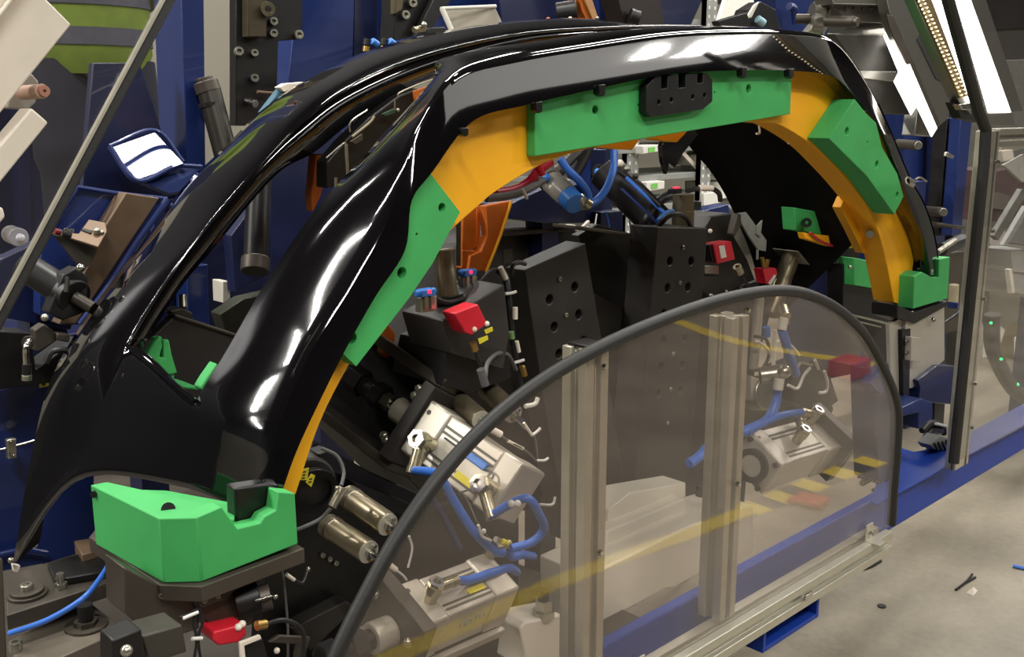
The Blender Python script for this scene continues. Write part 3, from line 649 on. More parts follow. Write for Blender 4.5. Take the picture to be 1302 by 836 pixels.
for lab, (u, v), y in (('blue flow valve with red light left of the metal column', (541, 372), 1.14), ('blue flow valve with red light right of the metal column', (594, 347), 1.22)):
    p = PY(u, v, y); T = thing('flow_valve', lab, 'valve', p)
    B().box(p, .026, .016, .011).cyl(p + V((-.018, 0, 0)), p + V((.018, 0, 0)), .0055).obj('valve_body', fit_blue, T, bevel=.002)
    B().box(p + V((0, -.009, .002)), .005, .002, .005).obj('red_light', red_led, T)
    B().box(p + V((-.004, -.004, -.015)), .006, .006, .02).box(p + V((.008, -.004, -.015)), .006, .006, .02).obj('clamp_screws', steel, T)
    B().box(p + V((.004, .004, -.018)), .03, .014, .022).obj('bracket', zinc, T, bevel=.001)
# ---- red safety sensors
def sensor(label, q4, y, t, screws=(), conn=None, cabl=(), tags=()):
    c = PY(*q4[0], y); T = thing('red_sensor', label, 'sensor', c)
    plate('sensor_body', q4, y, t, red, T, bevel=.002)
    for (u, v) in screws: B().ball(PY(u, v, y), .0042).obj('screw', white_pl, T)
    for q in tags: plate('tag', q, y + .004, .001, yellow, T, bevel=0)
    if conn:
        (u0, v0), (u1, v1) = conn; B().cyl(PY(u0, v0, y + .01), PY(u1, v1, y + .01), .006, n=12).obj('connector', brass, T)
    if cabl: B().tube([PY(u, v, y + .01) for u, v in cabl], .0035, n=8).obj('lead', cable_black, T)
    return T
sT = sensor('red sensor box with white screws on the black block', [(578, 399), (608, 387), (620, 412), (600, 427), (591, 423)], 1.10, .03, ((603, 419), (619, 412)), ((601, 436), (604, 446)), [(604, 446), (609, 460), (614, 472), (618, 490)], ([(608, 431), (620, 427), (621, 432), (610, 438)], [(616, 420), (626, 416), (627, 421), (618, 425)]))
B().cyl(PY(611, 470, 1.09), PY(617, 490, 1.09), .0062).obj('grey_sleeve', cable_grey, sT)
s2 = sensor('red sensor box with white label right of the upright holed pillar', [(907, 311), (930, 307), (935, 330), (912, 336)], 1.42, .035, (), ((936, 339), (940, 346)), [(940, 346), (946, 356), (952, 364)])
plate('white_label', [(914, 313), (921, 312), (924, 327), (917, 329)], 1.419, .001, paper, s2, bevel=0)
plate('side_face', [(901, 312), (907, 311), (912, 336), (906, 333)], 1.425, .03, black_ox, s2)
B().ring(PY(937, 339, 1.425), PY(941, 347, 1.425), .011, .005).obj('connector_ring', nickel, s2)
s3 = sensor('red sensor behind the top of the guard beside the tilted metal column', [(970, 342), (987, 341), (989, 349), (980, 362), (974, 361)], 1.46, .03)
plate('white_strip', [(977, 360), (985, 349), (987, 351), (980, 363)], 1.459, .002, paper, s3, bevel=0)
B().cyl(PY(969, 328, 1.46), PY(971, 340, 1.46), .006).cyl(PY(976, 330, 1.46), PY(974, 340, 1.46), .006).obj('amber_tip', brass, s3)
sensor('red sensor with open front below the large green block', [(272, 804), (312, 794), (314, 808), (303, 818), (278, 822), (271, 815)], .95, .03, ((303, 798), (308, 794)))
# ================================================================== GENERIC MULTI-PART THINGS
def pn(pts, P0, n):                      # sight lines met with the plane through P0 with normal n
    n = V(n).normalized(); P0 = V(P0)
    return [EYE + ray(u, v) * ((P0 - EYE).dot(n) / ray(u, v).dot(n)) for u, v in pts]
def simple(name, label, cat, parts, group=None):
    """parts: ('p', name, pixels, Y, thickness, material) plates | ('c', name, (u,v,Y), (u,v,Y), r_px, material) rods
       | ('t', name, [(u,v,Y)...], r_px, material) tubes | ('s', name, (u,v,Y), r_px, material) screws | ('b', ...) balls | ('f', name, pixels, P0px, n, t, mat) tilted plates"""
    q = parts[0]
    c = PY(*q[2][0], q[3]) if q[0] == 'p' else (P3(q[2][0]) if q[0] == 't' else (P3(q[3]) if q[0] == 'f' else P3(q[2])))
    T = thing(name, label, cat, c, group); last = None
    for q in parts:
        k = q[0]
        par = T
        if k in 'CS' and last is not None: par = last; k = k.lower()
        if k == 'p': o = plate(q[1], q[2], q[3], q[4], q[5], par, bevel=min(.002, q[4] * .2))
        elif k == 'c':
            a, b = P3(q[2]), P3(q[3]); s = (a - EYE).dot(CF) / FPX
            o = B().cyl(a, b, q[4] * s, n=24).obj(q[1], q[5], par, bevel=q[4] * s * .08)
        elif k == 'r':
            a, b = P3(q[2]), P3(q[3]); s = (a - EYE).dot(CF) / FPX
            o = B().ring(a, b, q[4] * s, q[5] * s).obj(q[1], q[6], par)
        elif k == 't':
            pts = [P3(x) for x in q[2]]; s = (pts[0] - EYE).dot(CF) / FPX
            o = B().tube(pts, q[3] * s, n=10).obj(q[1], q[4], par)
        elif k == 's':
            a = P3(q[2]); s = (a - EYE).dot(CF) / FPX
            o = B().screw(a, (-.35, -1, .1), q[3] * s, q[3] * s * 1.3).obj(q[1], q[4], par)
        elif k == 'b':
            a = P3(q[2]); s = (a - EYE).dot(CF) / FPX
            o = B().ball(a, q[3] * s).obj(q[1], q[4], par)
        elif k == 'f':
            n = V(q[4]).normalized(); o = B().prism(pn(q[2], P3(q[3]), n), -n * q[5]).obj(q[1], q[6], par, bevel=.001)
        if q[0] in 'pcf': last = o
    return T
# ================================================================== LEFT SIDE: SLOPING GUARD AND WHAT STANDS BEHIND IT
P0 = PY(110, 200, .78); nrm = V((-.12, -1, .12))
T = thing('sloping_guard', 'clear guard sheet with dark rubber edge sloping across the upper left corner', 'guard', P0)
q = pn([(226, -14), (-12, 418), (-260, 418), (-260, -14)], P0, nrm)
B().prism(q, nrm.normalized() * -.004).obj('clear_sheet', acrylic2, T)
tq = pn([(214, -14), (230, -14), (-2, 424), (-20, 424)], P0, nrm)
B().prism([x + nrm.normalized() * .004 for x in tq], nrm.normalized() * -.014).obj('edge_rubber', rubber, T, bevel=.0015)
tq = pn([(212, -14), (216, -14), (-17, 424), (-21, 424)], P0, nrm)
B().prism([x + nrm.normalized() * .0055 for x in tq], nrm.normalized() * -.010).obj('edge_highlight', alu, T)  # pale strip standing in for the highlight on the polished sheet edge
simple('light_pad_plate', 'large cream plate behind the sloping guard in the top corner', 'plate', [
    ('p', 'plate_body', [(-70, 60), (18, -34), (58, -2), (91, 31), (-30, 182)], 1.05, .03, white_pl),
    ('p', 'top_strip', [(-30, 55), (30, -25), (34, -22), (-26, 59)], 1.04, .01, white_pl)])
simple('light_pad_block', 'smaller cream block below the large cream plate behind the sloping guard', 'block', [
    ('p', 'block_body', [(-40, 232), (40, 137), (62, 156), (-30, 270)], 1.03, .03, white_pl)])
simple('light_end_block', 'small cream block at the picture edge below the other cream blocks', 'block', [
    ('p', 'block_body', [(-20, 262), (4, 264), (7, 276), (-5, 290), (-20, 290)], 1.03, .03, white_pl)])
simple('guide_roller', 'pink beige roller peg between the two cream blocks', 'roller', [
    ('c', 'roller', (28, 118, 1.10), (54, 116, 1.06), 9, mat('beige_plastic', (196, 160, 140), .5)),
    ('r', 'hub', (53, 116, 1.062), (57, 115.6, 1.055), 7, 2, mat('beige_plastic_dark', (170, 120, 100), .5)),
    ('p', 'carrier', [(15, 110), (40, 93), (50, 104), (46, 130), (36, 140), (10, 138)], 1.11, .02, mat('grey_plastic', (170, 165, 160), .5))])
simple('clear_stopper', 'clear plastic stopper behind the sloping guard', 'knob', [
    ('c', 'knob_body', (24, 302, 1.0), (14, 298, 1.06), 12, mat('grey_translucent', (150, 148, 156), .2)), ('b', 'knob_tip', (26, 303, .99), 6, mat('grey_translucent_tip', (190, 188, 196), .15))])
# blue steelwork at the back
simple('blue_back_panel', 'dark blue steel panel behind the person in the bright vest', 'steel panel', [
    ('p', 'sheet', [(-60, -40), (150, -40), (178, 62), (206, 165), (224, 204), (224, 300), (-60, 330)], 4.2, .06, blue_dark), ('p', 'rib', [(20, -40), (34, -40), (40, 330), (26, 330)], 4.12, .08, blue_dark)])
simple('blue_column', 'tall blue square column left of the black piston with pale wall on its left', 'column', [
    ('p', 'column_tube', [(228, -60), (259, -60), (262, 260), (240, 260)], 1.98, .12, blue), ('p', 'side_flange', [(222, 255), (262, 255), (262, 272), (222, 272)], 1.97, .15, blue_dark)])
nT = V((-.25, -.62, .74))
simple('welded_blue_tray', 'welded blue double tray bracket with shiny floor left of the black panel', 'bracket', [
    ('f', 'tray_floor', [(140, 188), (197, 168), (234, 208), (174, 229)], (185, 200, 1.9), nT, .01, blue),
    ('f', 'tray_floor', [(174, 229), (222, 212), (258, 214), (250, 240), (215, 246)], (215, 228, 1.88), (-.1, -.8, .6), .01, blue),
    ('t', 'rim', [(139, 186, 1.895), (197, 166, 1.91), (233, 206, 1.885)], 3, blue), ('t', 'rim', [(139, 186, 1.88), (174, 230, 1.85), (222, 212, 1.87), (256, 212, 1.88)], 3.2, blue),
    ('p', 'back_plate', [(118, 80), (178, 80), (206, 168), (236, 206), (260, 214), (258, 262), (105, 250), (110, 180)], 2.02, .02, blue_dark)])
simple('blue_box_bracket', 'blue welded bracket with a raw brown steel bar along its slope', 'bracket', [
    ('p', 'face_plate', [(98, 236), (214, 254), (104, 413), (76, 414), (50, 400), (52, 320)], 1.70, .03, blue),
    ('p', 'raw_bar', [(160, 245), (203, 252), (97, 412), (75, 413), (112, 338), (132, 290)], 1.66, .035, raw_steel),
    ('t', 'weld_seam', [(213, 254, 1.66), (180, 300, 1.655), (140, 362, 1.65), (102, 413, 1.65)], 4.2, blue), ('t', 'weld_seam', [(98, 238, 1.69), (150, 246, 1.69), (212, 253, 1.69)], 3, blue),
    ('t', 'weld_seam', [(98, 240, 1.69), (82, 265, 1.69), (66, 294, 1.69)], 3, blue),
    ('p', 'web', [(64, 300), (110, 350), (90, 420), (-20, 400), (0, 330)], 1.75, .03, blue_dark)])
simple('slotted_bracket', 'tan steel angle bracket with a slot and bolts on the blue welded bracket', 'bracket', [
    ('f', 'top_flange', [(66, 295), (100, 297), (113, 279), (134, 283), (136, 294), (125, 314)], (110, 295, 1.62), (-.1, -.5, .85), .004, raw_steel),
    ('p', 'web', [(66, 297), (125, 315), (118, 332), (106, 346)], 1.625, .004, dark_steel),
    ('f', 'slot', [(103, 292), (106, 290), (118, 293), (116, 297)], (110, 294, 1.618), (-.1, -.5, .85), .002, ink),
    ('b', 'bolt', (123, 294, 1.61), 4.5, zinc), ('b', 'bolt', (129, 296, 1.61), 3.5, zinc), ('s', 'screw', (84, 293, 1.61), 3, zinc), ('s', 'screw', (91, 294, 1.61), 3, zinc),
    ('c', 'clip', (70, 294, 1.61), (77, 296, 1.61), 4, mat('dark_red_plastic', (110, 20, 24), .5)), ('c', 'clip', (80, 297, 1.61), (90, 300, 1.61), 4, ink)])
simple('black_air_ram', 'black round ram with clevis behind the lower end of the sloping guard', 'cylinder', [
    ('c', 'ram_tube', (30, 338, 1.58), (84, 372, 1.52), 19, black_ox), ('c', 'ram_head', (84, 372, 1.52), (96, 379, 1.50), 23, black_ox), ('c', 'rod', (94, 378, 1.50), (118, 392, 1.48), 8, dark_steel),
    ('p', 'clevis', [(80, 350), (98, 340), (112, 352), (112, 396), (80, 408), (62, 398)], 1.50, .03, black_ox), ('b', 'clevis_bolt', (102, 341, 1.48), 5.5, steel), ('t', 'clevis_pin', [(86, 352, 1.485), (84, 372, 1.48)], 3, steel),
    ('b', 'lower_bolt', (57, 404, 1.48), 5, zinc)])
simple('knuckle_plates', 'grey knuckle plates below the black ram', 'plate', [
    ('p', 'plate_body', [(44, 420), (56, 412), (70, 422), (72, 434), (50, 448), (44, 446)], 1.5, .02, dark_steel),
    ('p', 'plate_body', [(73, 424), (90, 426), (88, 436), (72, 433)], 1.49, .02, dark_steel),
    ('p', 'frame', [(-10, 420), (40, 424), (46, 470), (100, 430), (110, 470), (80, 485), (-10, 498)], 1.56, .05, black_ox),
    ('t', 'cable_loop', [(58, 462, 1.47), (66, 448, 1.47), (84, 446, 1.47), (88, 456, 1.47), (76, 462, 1.47)], 4, cable_black)])
simple('elbow_hose_fitting', 'bright steel elbow fitting on a black hose at the left edge', 'fitting', [
    ('t', 'elbow', [(34, 466, 1.42), (33, 450, 1.42), (34, 440, 1.42), (37, 434, 1.43)], 4, steel), ('c', 'ferrule', (34, 463, 1.42), (34, 478, 1.42), 5.5, black_ox), ('c', 'nut', (34, 477, 1.42), (34, 484, 1.42), 6, zinc), ('r', 'washer', (36, 436, 1.44), (36.5, 435, 1.445), 8, 3, dark_steel)])
T = simple('blue_left_beam', 'dark blue painted beam at the left edge with a small yellow sticker', 'beam', [
    ('p', 'beam_body', [(-40, 505), (66, 481), (120, 470), (120, 640), (150, 700), (-40, 735)], 1.68, .12, blue),
    ('p', 'yellow_sticker', [(50, 487), (62, 484), (62, 491), (50, 494)], 1.679, .001, yellow),
    ('p', 'sticker_mark', [(54, 488.3), (58, 487.3), (58, 490.2), (54, 491.2)], 1.678, .001, ink),
    ('t', 'guide_rod', [(-20, 577, 1.63), (15, 569, 1.63), (50, 559, 1.63)], 1.8, steel), ('p', 'rod_clamp', [(9, 560), (21, 558), (22, 583), (11, 585)], 1.625, .012, zinc),
    ('s', 'screw', (15, 563, 1.62), 2.5, steel), ('s', 'screw', (16, 580, 1.62), 2.5, steel),
    ('t', 'weld_seam', [(-5, 707, 1.66), (30, 700, 1.66), (60, 704, 1.66)], 4, blue)])
simple('tip_clamp', 'small white wedge and screw holding the left tip of the black panel', 'clamp', [
    ('p', 'wedge', [(16, 718), (27, 720), (23, 730), (18, 728)], 1.54, .01, white_pl), ('b', 'screw', (14, 713, 1.53), 4, zinc), ('b', 'screw', (45, 695, 1.6), 3, zinc)])
simple('grey_edge_post', 'narrow dark grey upright at the lower left picture edge', 'post', [
    ('p', 'post_body', [(-16, 700), (4, 712), (10, 850), (-16, 850)], 1.0, .03, dark_steel)])
# lower left steel bars
def flat(name, px, z, t, m, parent): return B().prism([p - V((0, 0, t)) for p in [PZ(u, v, z) for u, v in px]], (0, 0, t)).obj(name, m, parent, bevel=.0015)
T = thing('dark_slide_bar', 'dark steel bar with a round disc and bolt at the lower left', 'bar', PZ(60, 760, .90))
flat('bar_body', [(8, 783), (156, 736), (156, 722), (110, 700), (8, 732)], .90, .02, dark_steel, T)
p = PZ(35, 757, .90); B().cyl(p, p + V((0, 0, .004)), .024, n=32).cyl(p + V((0, 0, .004)), p + V((0, 0, .008)), .02, n=32).obj('disc', dark_steel, T, bevel=.0008)
B().screw(p + V((0, 0, .008)), (0, 0, 1), .008, .007).obj('screw', zinc, T)
p = PZ(78, 748, .90); B().hexa(p, p + V((0, 0, .007)), .008).cyl(p + V((0, 0, .007)), p + V((0, 0, .02)), .005).obj('bolt', zinc, T)
flat('back_block', [(94, 688), (118, 684), (124, 700), (104, 706)], .92, .02, raw_steel, T)
flat('back_step', [(60, 716), (124, 698), (150, 712), (150, 724), (70, 738)], .91, .01, black_ox, T)
T = thing('stud_plate', 'flat steel plate with an upright stud, nut and washer at the bottom left', 'plate', PZ(100, 800, .86))
flat('plate_body', [(12, 815), (84, 778), (118, 769), (158, 801), (70, 840), (20, 850)], .86, .022, mat('worn_steel', (120, 112, 100), .45, metal=.5, var=.2, scale=14), T)
p = PZ(110, 797, .86); B().cyl(p, p + V((0, 0, .003)), .026, n=32).obj('washer', dark_steel, T)
B().hexa(p + V((0, 0, .003)), p + V((0, 0, .009)), .015).obj('nut', dark_steel, T); B().cyl(p + V((0, 0, .009)), p + V((0, 0, .030)), .0092).obj('stud', black_ox, T)
p = PZ(20, 828, .86); B().screw(p, (0, 0, 1), .008, .012).obj('screw', zinc, T)
hose('thin blue air hose running over the steel bars at the lower left', [PZ(12, 806, .885), PZ(60, 789, .91), PZ(105, 762, .935), PZ(128, 735, .94), PZ(142, 712, .94)], .0034)
# under the large green block
simple('block_bracket', 'dark steel bracket under the large green block base plate', 'bracket', [
    ('p', 'upright', [(158, 722), (210, 748), (252, 750), (254, 800), (210, 815), (172, 792), (160, 780)], .985, .05, dark_steel),
    ('p', 'arm', [(240, 752), (306, 738), (326, 760), (322, 795), (272, 806), (252, 776)], .975, .06, mat('brown_black_steel', (62, 54, 46), .5, metal=.3, var=.2)),
    ('p', 'bent_shim', [(250, 763), (277, 754), (286, 763), (256, 775)], .965, .008, dark_steel),
    ('s', 'screw', (260, 764, .963), 3, zinc), ('s', 'screw', (277, 758, .963), 3, zinc), ('s', 'screw', (205, 757, .983), 4, zinc)])
simple('small_drive', 'small dark cylinder with silver clamp right of the block bracket', 'cylinder', [
    ('c', 'drive_body', (298, 768, .98), (330, 758, .97), 20, black_ox), ('c', 'clamp_ring', (330, 762, .965), (344, 758, .96), 17, dark_steel),
    ('t', 'clamp_band', [(324, 765, .945), (345, 759, .945)], 2, steel), ('b', 'clamp_screw', (350, 759, .945), 3.5, steel)])
simple('brass_plug_cable', 'dark cable with brass plug curving below the large green block', 'cable', [
    ('c', 'plug', (326, 796, .93), (338, 794, .93), 6.5, brass), ('t', 'cable', [(338, 794, .93), (360, 789, .93), (380, 797, .93), (387, 815, .93), (384, 845, .93)], 3.2, cable_black)])
simple('white_bent_bracket', 'white bent sheet bracket at the bottom below the red open sensor', 'bracket', [
    ('p', 'strip', [(305, 818), (331, 808), (333, 813), (311, 822), (314, 850), (307, 850)], .93, .004, white_pl), ('p', 'shade_plate', [(311, 822), (334, 813), (345, 850), (314, 850)], .94, .004, black_ox)])
simple('grey_sheet_bracket', 'grey sheet steel bracket with a round cutout at the bottom', 'bracket', [
    ('p', 'strip', [(342, 818), (356, 809), (395, 811), (384, 850), (374, 850), (378, 820)], .965, .006, dark_steel), ('b', 'screw', (352, 828, .955), 4, white_pl)])
simple('black_clamp_unit', 'black clamp unit with bright roller at the bottom left corner of the fixture', 'clamp', [
    ('p', 'clamp_body', [(143, 815), (180, 800), (188, 850), (143, 850)], .90, .03, black_ox), ('b', 'roller', (161, 828, .885), 8, zinc),
    ('p', 'arm', [(180, 810), (232, 795), (238, 830), (190, 845)], .91, .04, mat('dark_stone_steel', (66, 62, 56), .5, metal=.3))])
simple('tied_cables', 'bundle of thin black cables with a white tie below the green block', 'cable', [
    ('t', 'cable', [(228, 786, .93), (240, 782, .93), (252, 776, .94), (258, 790, .94), (252, 812, .94), (256, 845, .94)], 2, cable_black), ('t', 'cable', [(250, 776, .93), (246, 792, .93), (250, 814, .93), (246, 845, .93)], 2, cable_black),
    ('t', 'tie', [(233, 787, .925), (252, 779, .925)], 2.2, tie_white), ('t', 'tie', [(244, 813, .925), (257, 812, .925)], 2.4, tie_white)])
# ---- figure replacing a hi-vis reflection in the sloping guard, on an added step
px0 = PY(120, 95, 3.5); zstep = px0.z - .80
T = thing('added_step', 'added blue step under the stand-in person behind the machine', 'step', (px0.x, px0.y, 0))
B().b2((px0.x - .5, px0.y - .3, zstep - .04), (px0.x + .5, px0.y + .4, zstep)).obj('step_top', blue_dark, T, bevel=.004)
for dx in (-.45, .45):
    for dy in (-.25, .35): B().b2((px0.x + dx - .025, px0.y + dy - .025, 0), (px0.x + dx + .025, px0.y + dy + .025, zstep - .04)).obj('leg', blue_dark, T)
def skin(name, joints, edges, m, parent, sub=2):
    o0 = org(parent); me = bpy.data.meshes.new(name); me.from_pydata([tuple(V(j[0]) - o0) for j in joints], edges, [])
    o = bpy.data.objects.new(name, me); COL.objects.link(o); o.parent = parent
    o.modifiers.new('skin', 'SKIN'); o.modifiers.new('sub', 'SUBSURF').levels = sub; o.modifiers['sub'].render_levels = sub
    for i, j in enumerate(joints): me.skin_vertices[0].data[i].radius = j[1]
    me.skin_vertices[0].data[0].use_root = True
    me.materials.append(m); return o
T = thing('person', 'person in yellow green high visibility jacket and dark trousers standing in for a reflection in the sloping guard', 'person', (px0.x, px0.y, zstep))
bx, by, bz = px0.x, px0.y, zstep
def J(x, y, z, rx, ry=None): return ((bx + x, by + y, bz + z), (rx, ry or rx))
skinm = mat('skin', (196, 150, 126), .5, var=.03); hiv = mat('high_visibility_fabric', (100, 120, 32), .75, var=.12, scale=20); band = mat('grey_reflective_band', (74, 74, 84), .4); trou = mat('dark_navy_trousers', (17, 19, 34), .8, var=.15)
skin('body', [J(0, 0, .95, .14, .10), J(0, 0, 1.15, .14, .10), J(0, 0, 1.38, .16, .10), J(0, 0, 1.48, .06, .06), J(0, -.01, 1.54, .055), J(0, -.02, 1.66, .088, .1), J(0, -.01, 1.73, .06),
    J(-.19, 0, 1.40, .06), J(-.25, -.02, 1.14, .045), J(-.10, .17, 1.0, .035), J(.19, 0, 1.40, .06), J(.25, -.02, 1.14, .045), J(.10, .17, 1.0, .035),
    J(-.1, 0, .86, .085), J(-.11, -.01, .48, .06), J(-.11, .02, .08, .045), J(-.11, -.12, .04, .04), J(.1, 0, .86, .085), J(.11, -.01, .48, .06), J(.11, .02, .08, .045), J(.11, -.12, .04, .04)],
    [(0, 1), (1, 2), (2, 3), (3, 4), (4, 5), (5, 6), (2, 7), (7, 8), (8, 9), (2, 10), (10, 11), (11, 12), (0, 13), (13, 14), (14, 15), (15, 16), (0, 17), (17, 18), (18, 19), (19, 20)], skinm, T)
for sx in (-1, 1):
    hx = sx * .07
    for k, L in enumerate((.07, .08, .085, .078)):
        skin('finger', [J(hx - sx * .0, .19, .99 + (k - 1.5) * .017, .011), J(hx - sx * L * .5, .205, .985 + (k - 1.5) * .018, .0095), J(hx - sx * L, .20, .98 + (k - 1.5) * .017, .008)], [(0, 1), (1, 2)], skinm, T, 1)
    skin('thumb', [J(hx, .19, 1.02, .012), J(hx - sx * .03, .205, 1.045, .010), J(hx - sx * .055, .205, 1.05, .008)], [(0, 1), (1, 2)], skinm, T, 1)
    B().tube([(bx + sx * .11, by + .02, bz + .84), (bx + sx * .115, by, bz + .48), (bx + sx * .112, by + .02, bz + .1)], [.105, .10, .085, .08, .075], n=16).obj('trouser_leg', trou, T)
    B().lathe((bx + sx * .11, by + .05, bz + .045), (bx + sx * .11, by - .16, bz + .04), [(0, .04), (.15, .05), (.7, .045), (1, .02)]).obj('shoe', ink, T)
    B().tube([(bx + sx * .19, by, bz + 1.42), (bx + sx * .25, by - .02, bz + 1.14), (bx + sx * .12, by + .15, bz + 1.01)], [.078, .072, .062, .055], n=14).obj('sleeve', hiv, T)
    B().ball((bx + sx * .032, by - .115, bz + 1.67), .011).obj('eye', ink, T)
    B().ball((bx + sx * .092, by - .02, bz + 1.655), .02).obj('ear', skinm, T)
B().lathe((bx, by - .1, bz + 1.62), (bx, by - .15, bz + 1.635), [(0, .02), (1, .006)]).obj('nose', skinm, T)
B().box((bx, by - .108, bz + 1.585), .045, .012, .008).obj('mouth', mat('lips', (160, 90, 80), .5), T, bevel=.003)
B().lathe((bx, by + .005, bz + 1.66), (bx, by + .005, bz + 1.79), [(0, .102), (.4, .104), (.75, .08), (1, .02)]).obj('hair', mat('dark_hair', (40, 30, 24), .7), T)
def torso(name, z0, z1, m, grow=0., prof=None):
    bb = B(); n = 28; vs = []; fs = []; zs = [z0 + (z1 - z0) * k / 10 for k in range(11)]
    for z in zs:
        rx = .2 - .03 * max(0, (z - 1.38) / .1) + grow; ry = .135 + grow
        if z < .86: s_ = math.sqrt(max(0, 1 - ((.86 - z) / .07) ** 2)) * .3 + .7; rx *= s_; ry *= s_
        for k in range(n): w = 2 * math.pi * k / n; vs.append((bx + rx * math.cos(w), by + ry * math.sin(w), bz + z))
    for j in range(10):
        for k in range(n): fs.append((j * n + k, j * n + (k + 1) % n, (j + 1) * n + (k + 1) % n, (j + 1) * n + k))
    return bb.add(vs, fs).obj(name, m, T, ang=60)
torso('jacket', .80, 1.47, hiv)
torso('reflective_band', .89, .945, band, .004); torso('reflective_band', 1.015, 1.07, band, .004)
# ================================================================== TOP OF THE PICTURE: BACK MACHINERY
simple('black_linear_unit', 'black linear slide unit with many cap screws left of the wide blue column', 'slide unit', [
    ('p', 'unit_body', [(300, -60), (386, -60), (384, 50), (354, 52), (352, 122), (330, 160), (300, 160)], 2.15, .03, black_ox),
    ('p', 'olive_block', [(316, -60), (341, -60), (339, 47), (316, 47)], 2.12, .03, mat('olive_steel', (70, 62, 44), .5, metal=.3)),
    ('r', 'ring_screw', (340, 11, 2.118), (341, 11.3, 2.10), 9, 4, nickel), ('s', 'cap_screw', (347, 28, 2.148), 5.5, zinc), ('s', 'cap_screw', (347, 43, 2.148), 5.5, zinc), ('s', 'cap_screw', (379, 45, 2.148), 6, zinc),
    ('s', 'cap_screw', (303, 66, 2.148), 6, zinc), ('s', 'cap_screw', (323, 68, 2.148), 5, zinc), ('s', 'cap_screw', (323, 100, 2.148), 5.5, zinc), ('c', 'set_screw', (314, 129, 2.148), (325, 132, 2.12), 5, steel), ('c', 'cross_pin', (327, 117, 2.13), (349, 119, 2.13), 2.2, raw_steel)])
simple('wide_blue_column', 'wide blue column behind the top left of the black panel', 'column', [
    ('p', 'column_tube', [(384, -60), (452, -60), (446, 200), (384, 240), (350, 260)], 2.5, .2, blue), ('p', 'web_plate', [(452, -60), (500, -60), (500, 180), (448, 180)], 2.52, .03, blue_dark),
    ('p', 'corner_bar', [(492, -60), (500, -60), (500, 60), (494, 60)], 2.46, .05, blue)])
simple('tilted_slide_unit', 'tilted black slide unit with bolts right of the wide blue column', 'slide unit', [
    ('p', 'unit_body', [(506, -60), (592, -60), (552, 30), (528, 46), (500, 52), (502, 20)], 2.2, .06, black_ox), ('p', 'olive_face', [(503, -60), (520, -60), (512, 12), (502, 18)], 2.19, .02, mat('olive_steel_face', (92, 84, 62), .5, metal=.3)),
    ('p', 'rail', [(556, -10), (580, -10), (546, 42), (528, 46)], 2.17, .02, black_ox),
    ('s', 'cap_screw', (523, 5, 2.198), 6, zinc), ('s', 'cap_screw', (514, 20, 2.198), 6, zinc)])
simple('back_blue_plate', 'blue plate behind the cream tray at the top of the picture', 'steel panel', [
    ('p', 'sheet', [(500, -60), (700, -60), (735, 60), (480, 90)], 2.75, .05, blue), ('p', 'dark_plate', [(622, -60), (760, -60), (745, 40), (640, 45), (636, 8)], 2.6, .05, blue_dark), ('p', 'brace', [(505, 60), (512, 62), (545, 12), (538, 10)], 2.4, .03, blue)])
simple('cream_tray_plate', 'tilted grey plate with cream edges above the back rim of the black panel', 'plate', [
    ('f', 'face', [(563, 13), (630, 10), (642, 36), (576, 46)], (600, 25, 1.75), (-.2, -.9, .3), .006, mat('warm_grey_paint', (150, 142, 126), .5)),
    ('t', 'edge', [(562, 11, 1.72), (577, 45, 1.70)], 3.5, cream), ('t', 'edge', [(561, 11, 1.72), (630, 8, 1.745)], 2.5, cream)])
simple('small_valve_cluster', 'small valve with bright screws and green tab beside the cream edged plate', 'valve', [
    ('p', 'valve_body', [(545, 36), (566, 34), (572, 46), (545, 50)], 1.9, .03, black_ox), ('c', 'fitting', (526, 38, 1.88), (540, 36, 1.88), 4, nickel), ('b', 'screw', (539, 32, 1.87), 4.5, steel),
    ('p', 'green_tab', [(566, 40), (573, 39), (576, 44), (566, 45)], 1.88, .005, mat('green_tab', (90, 170, 50), .5))])
for lab, u in (('dark fitting with blue collar on the left behind the back rim', 472), ('dark fitting with blue collar on the right behind the back rim', 494)):
    simple('push_fitting', lab, 'fitting', [('c', 'body', (u - 6, 58, 1.8), (u - 5, 50, 1.8), 5, black_ox), ('c', 'collar', (u + 1, 52, 1.79), (u + 8, 57, 1.79), 4.5, fit_blue), ('c', 'base', (u - 7, 66, 1.8), (u - 6, 59, 1.8), 4.5, brass)], group=None)
simple('white_cloth_wedge', 'white folded cloth and teal wedge behind the left rim of the black panel', 'cloth', [
    ('p', 'cloth', [(355, 111), (364, 106), (388, 104), (376, 113), (362, 117)], 1.75, .02, white_pl), ('p', 'teal_wedge', [(334, 143), (357, 113), (368, 119), (360, 130), (345, 150)], 1.76, .02, mat('teal_plastic', (60, 100, 120), .5)), ('p', 'bright_edge', [(360, 121), (367, 117), (368, 120), (362, 124)], 1.74, .01, white_pl)])
simple('black_gas_spring', 'black round piston standing left of the black panel in front of the blue column', 'piston', [
    ('c', 'tube', (266, 116, 1.95), (296, 230, 1.9), 15, mat('ram_olive_black', (46, 43, 37), .4, metal=.4)), ('c', 'cap', (261, 104, 1.955), (266, 118, 1.95), 16, dark_steel), ('c', 'cap_tip', (259, 99, 1.957), (261, 105, 1.955), 11, dark_steel), ('r', 'ring', (268, 131, 1.945), (269, 136, 1.944), 16, 12, black_ox)])
simple('orange_bracket', 'orange bracket behind the top rim of the black panel', 'bracket', [
    ('p', 'bracket_body', [(734, -10), (750, -10), (762, 26), (748, 30), (740, 14)], 2.3, .05, rust), ('p', 'tan_face', [(740, -10), (750, -10), (762, 26), (754, 26)], 2.29, .01, mat('tan_paint', (190, 140, 90), .5)), ('b', 'screw', (759, 23, 2.27), 2.5, zinc)])
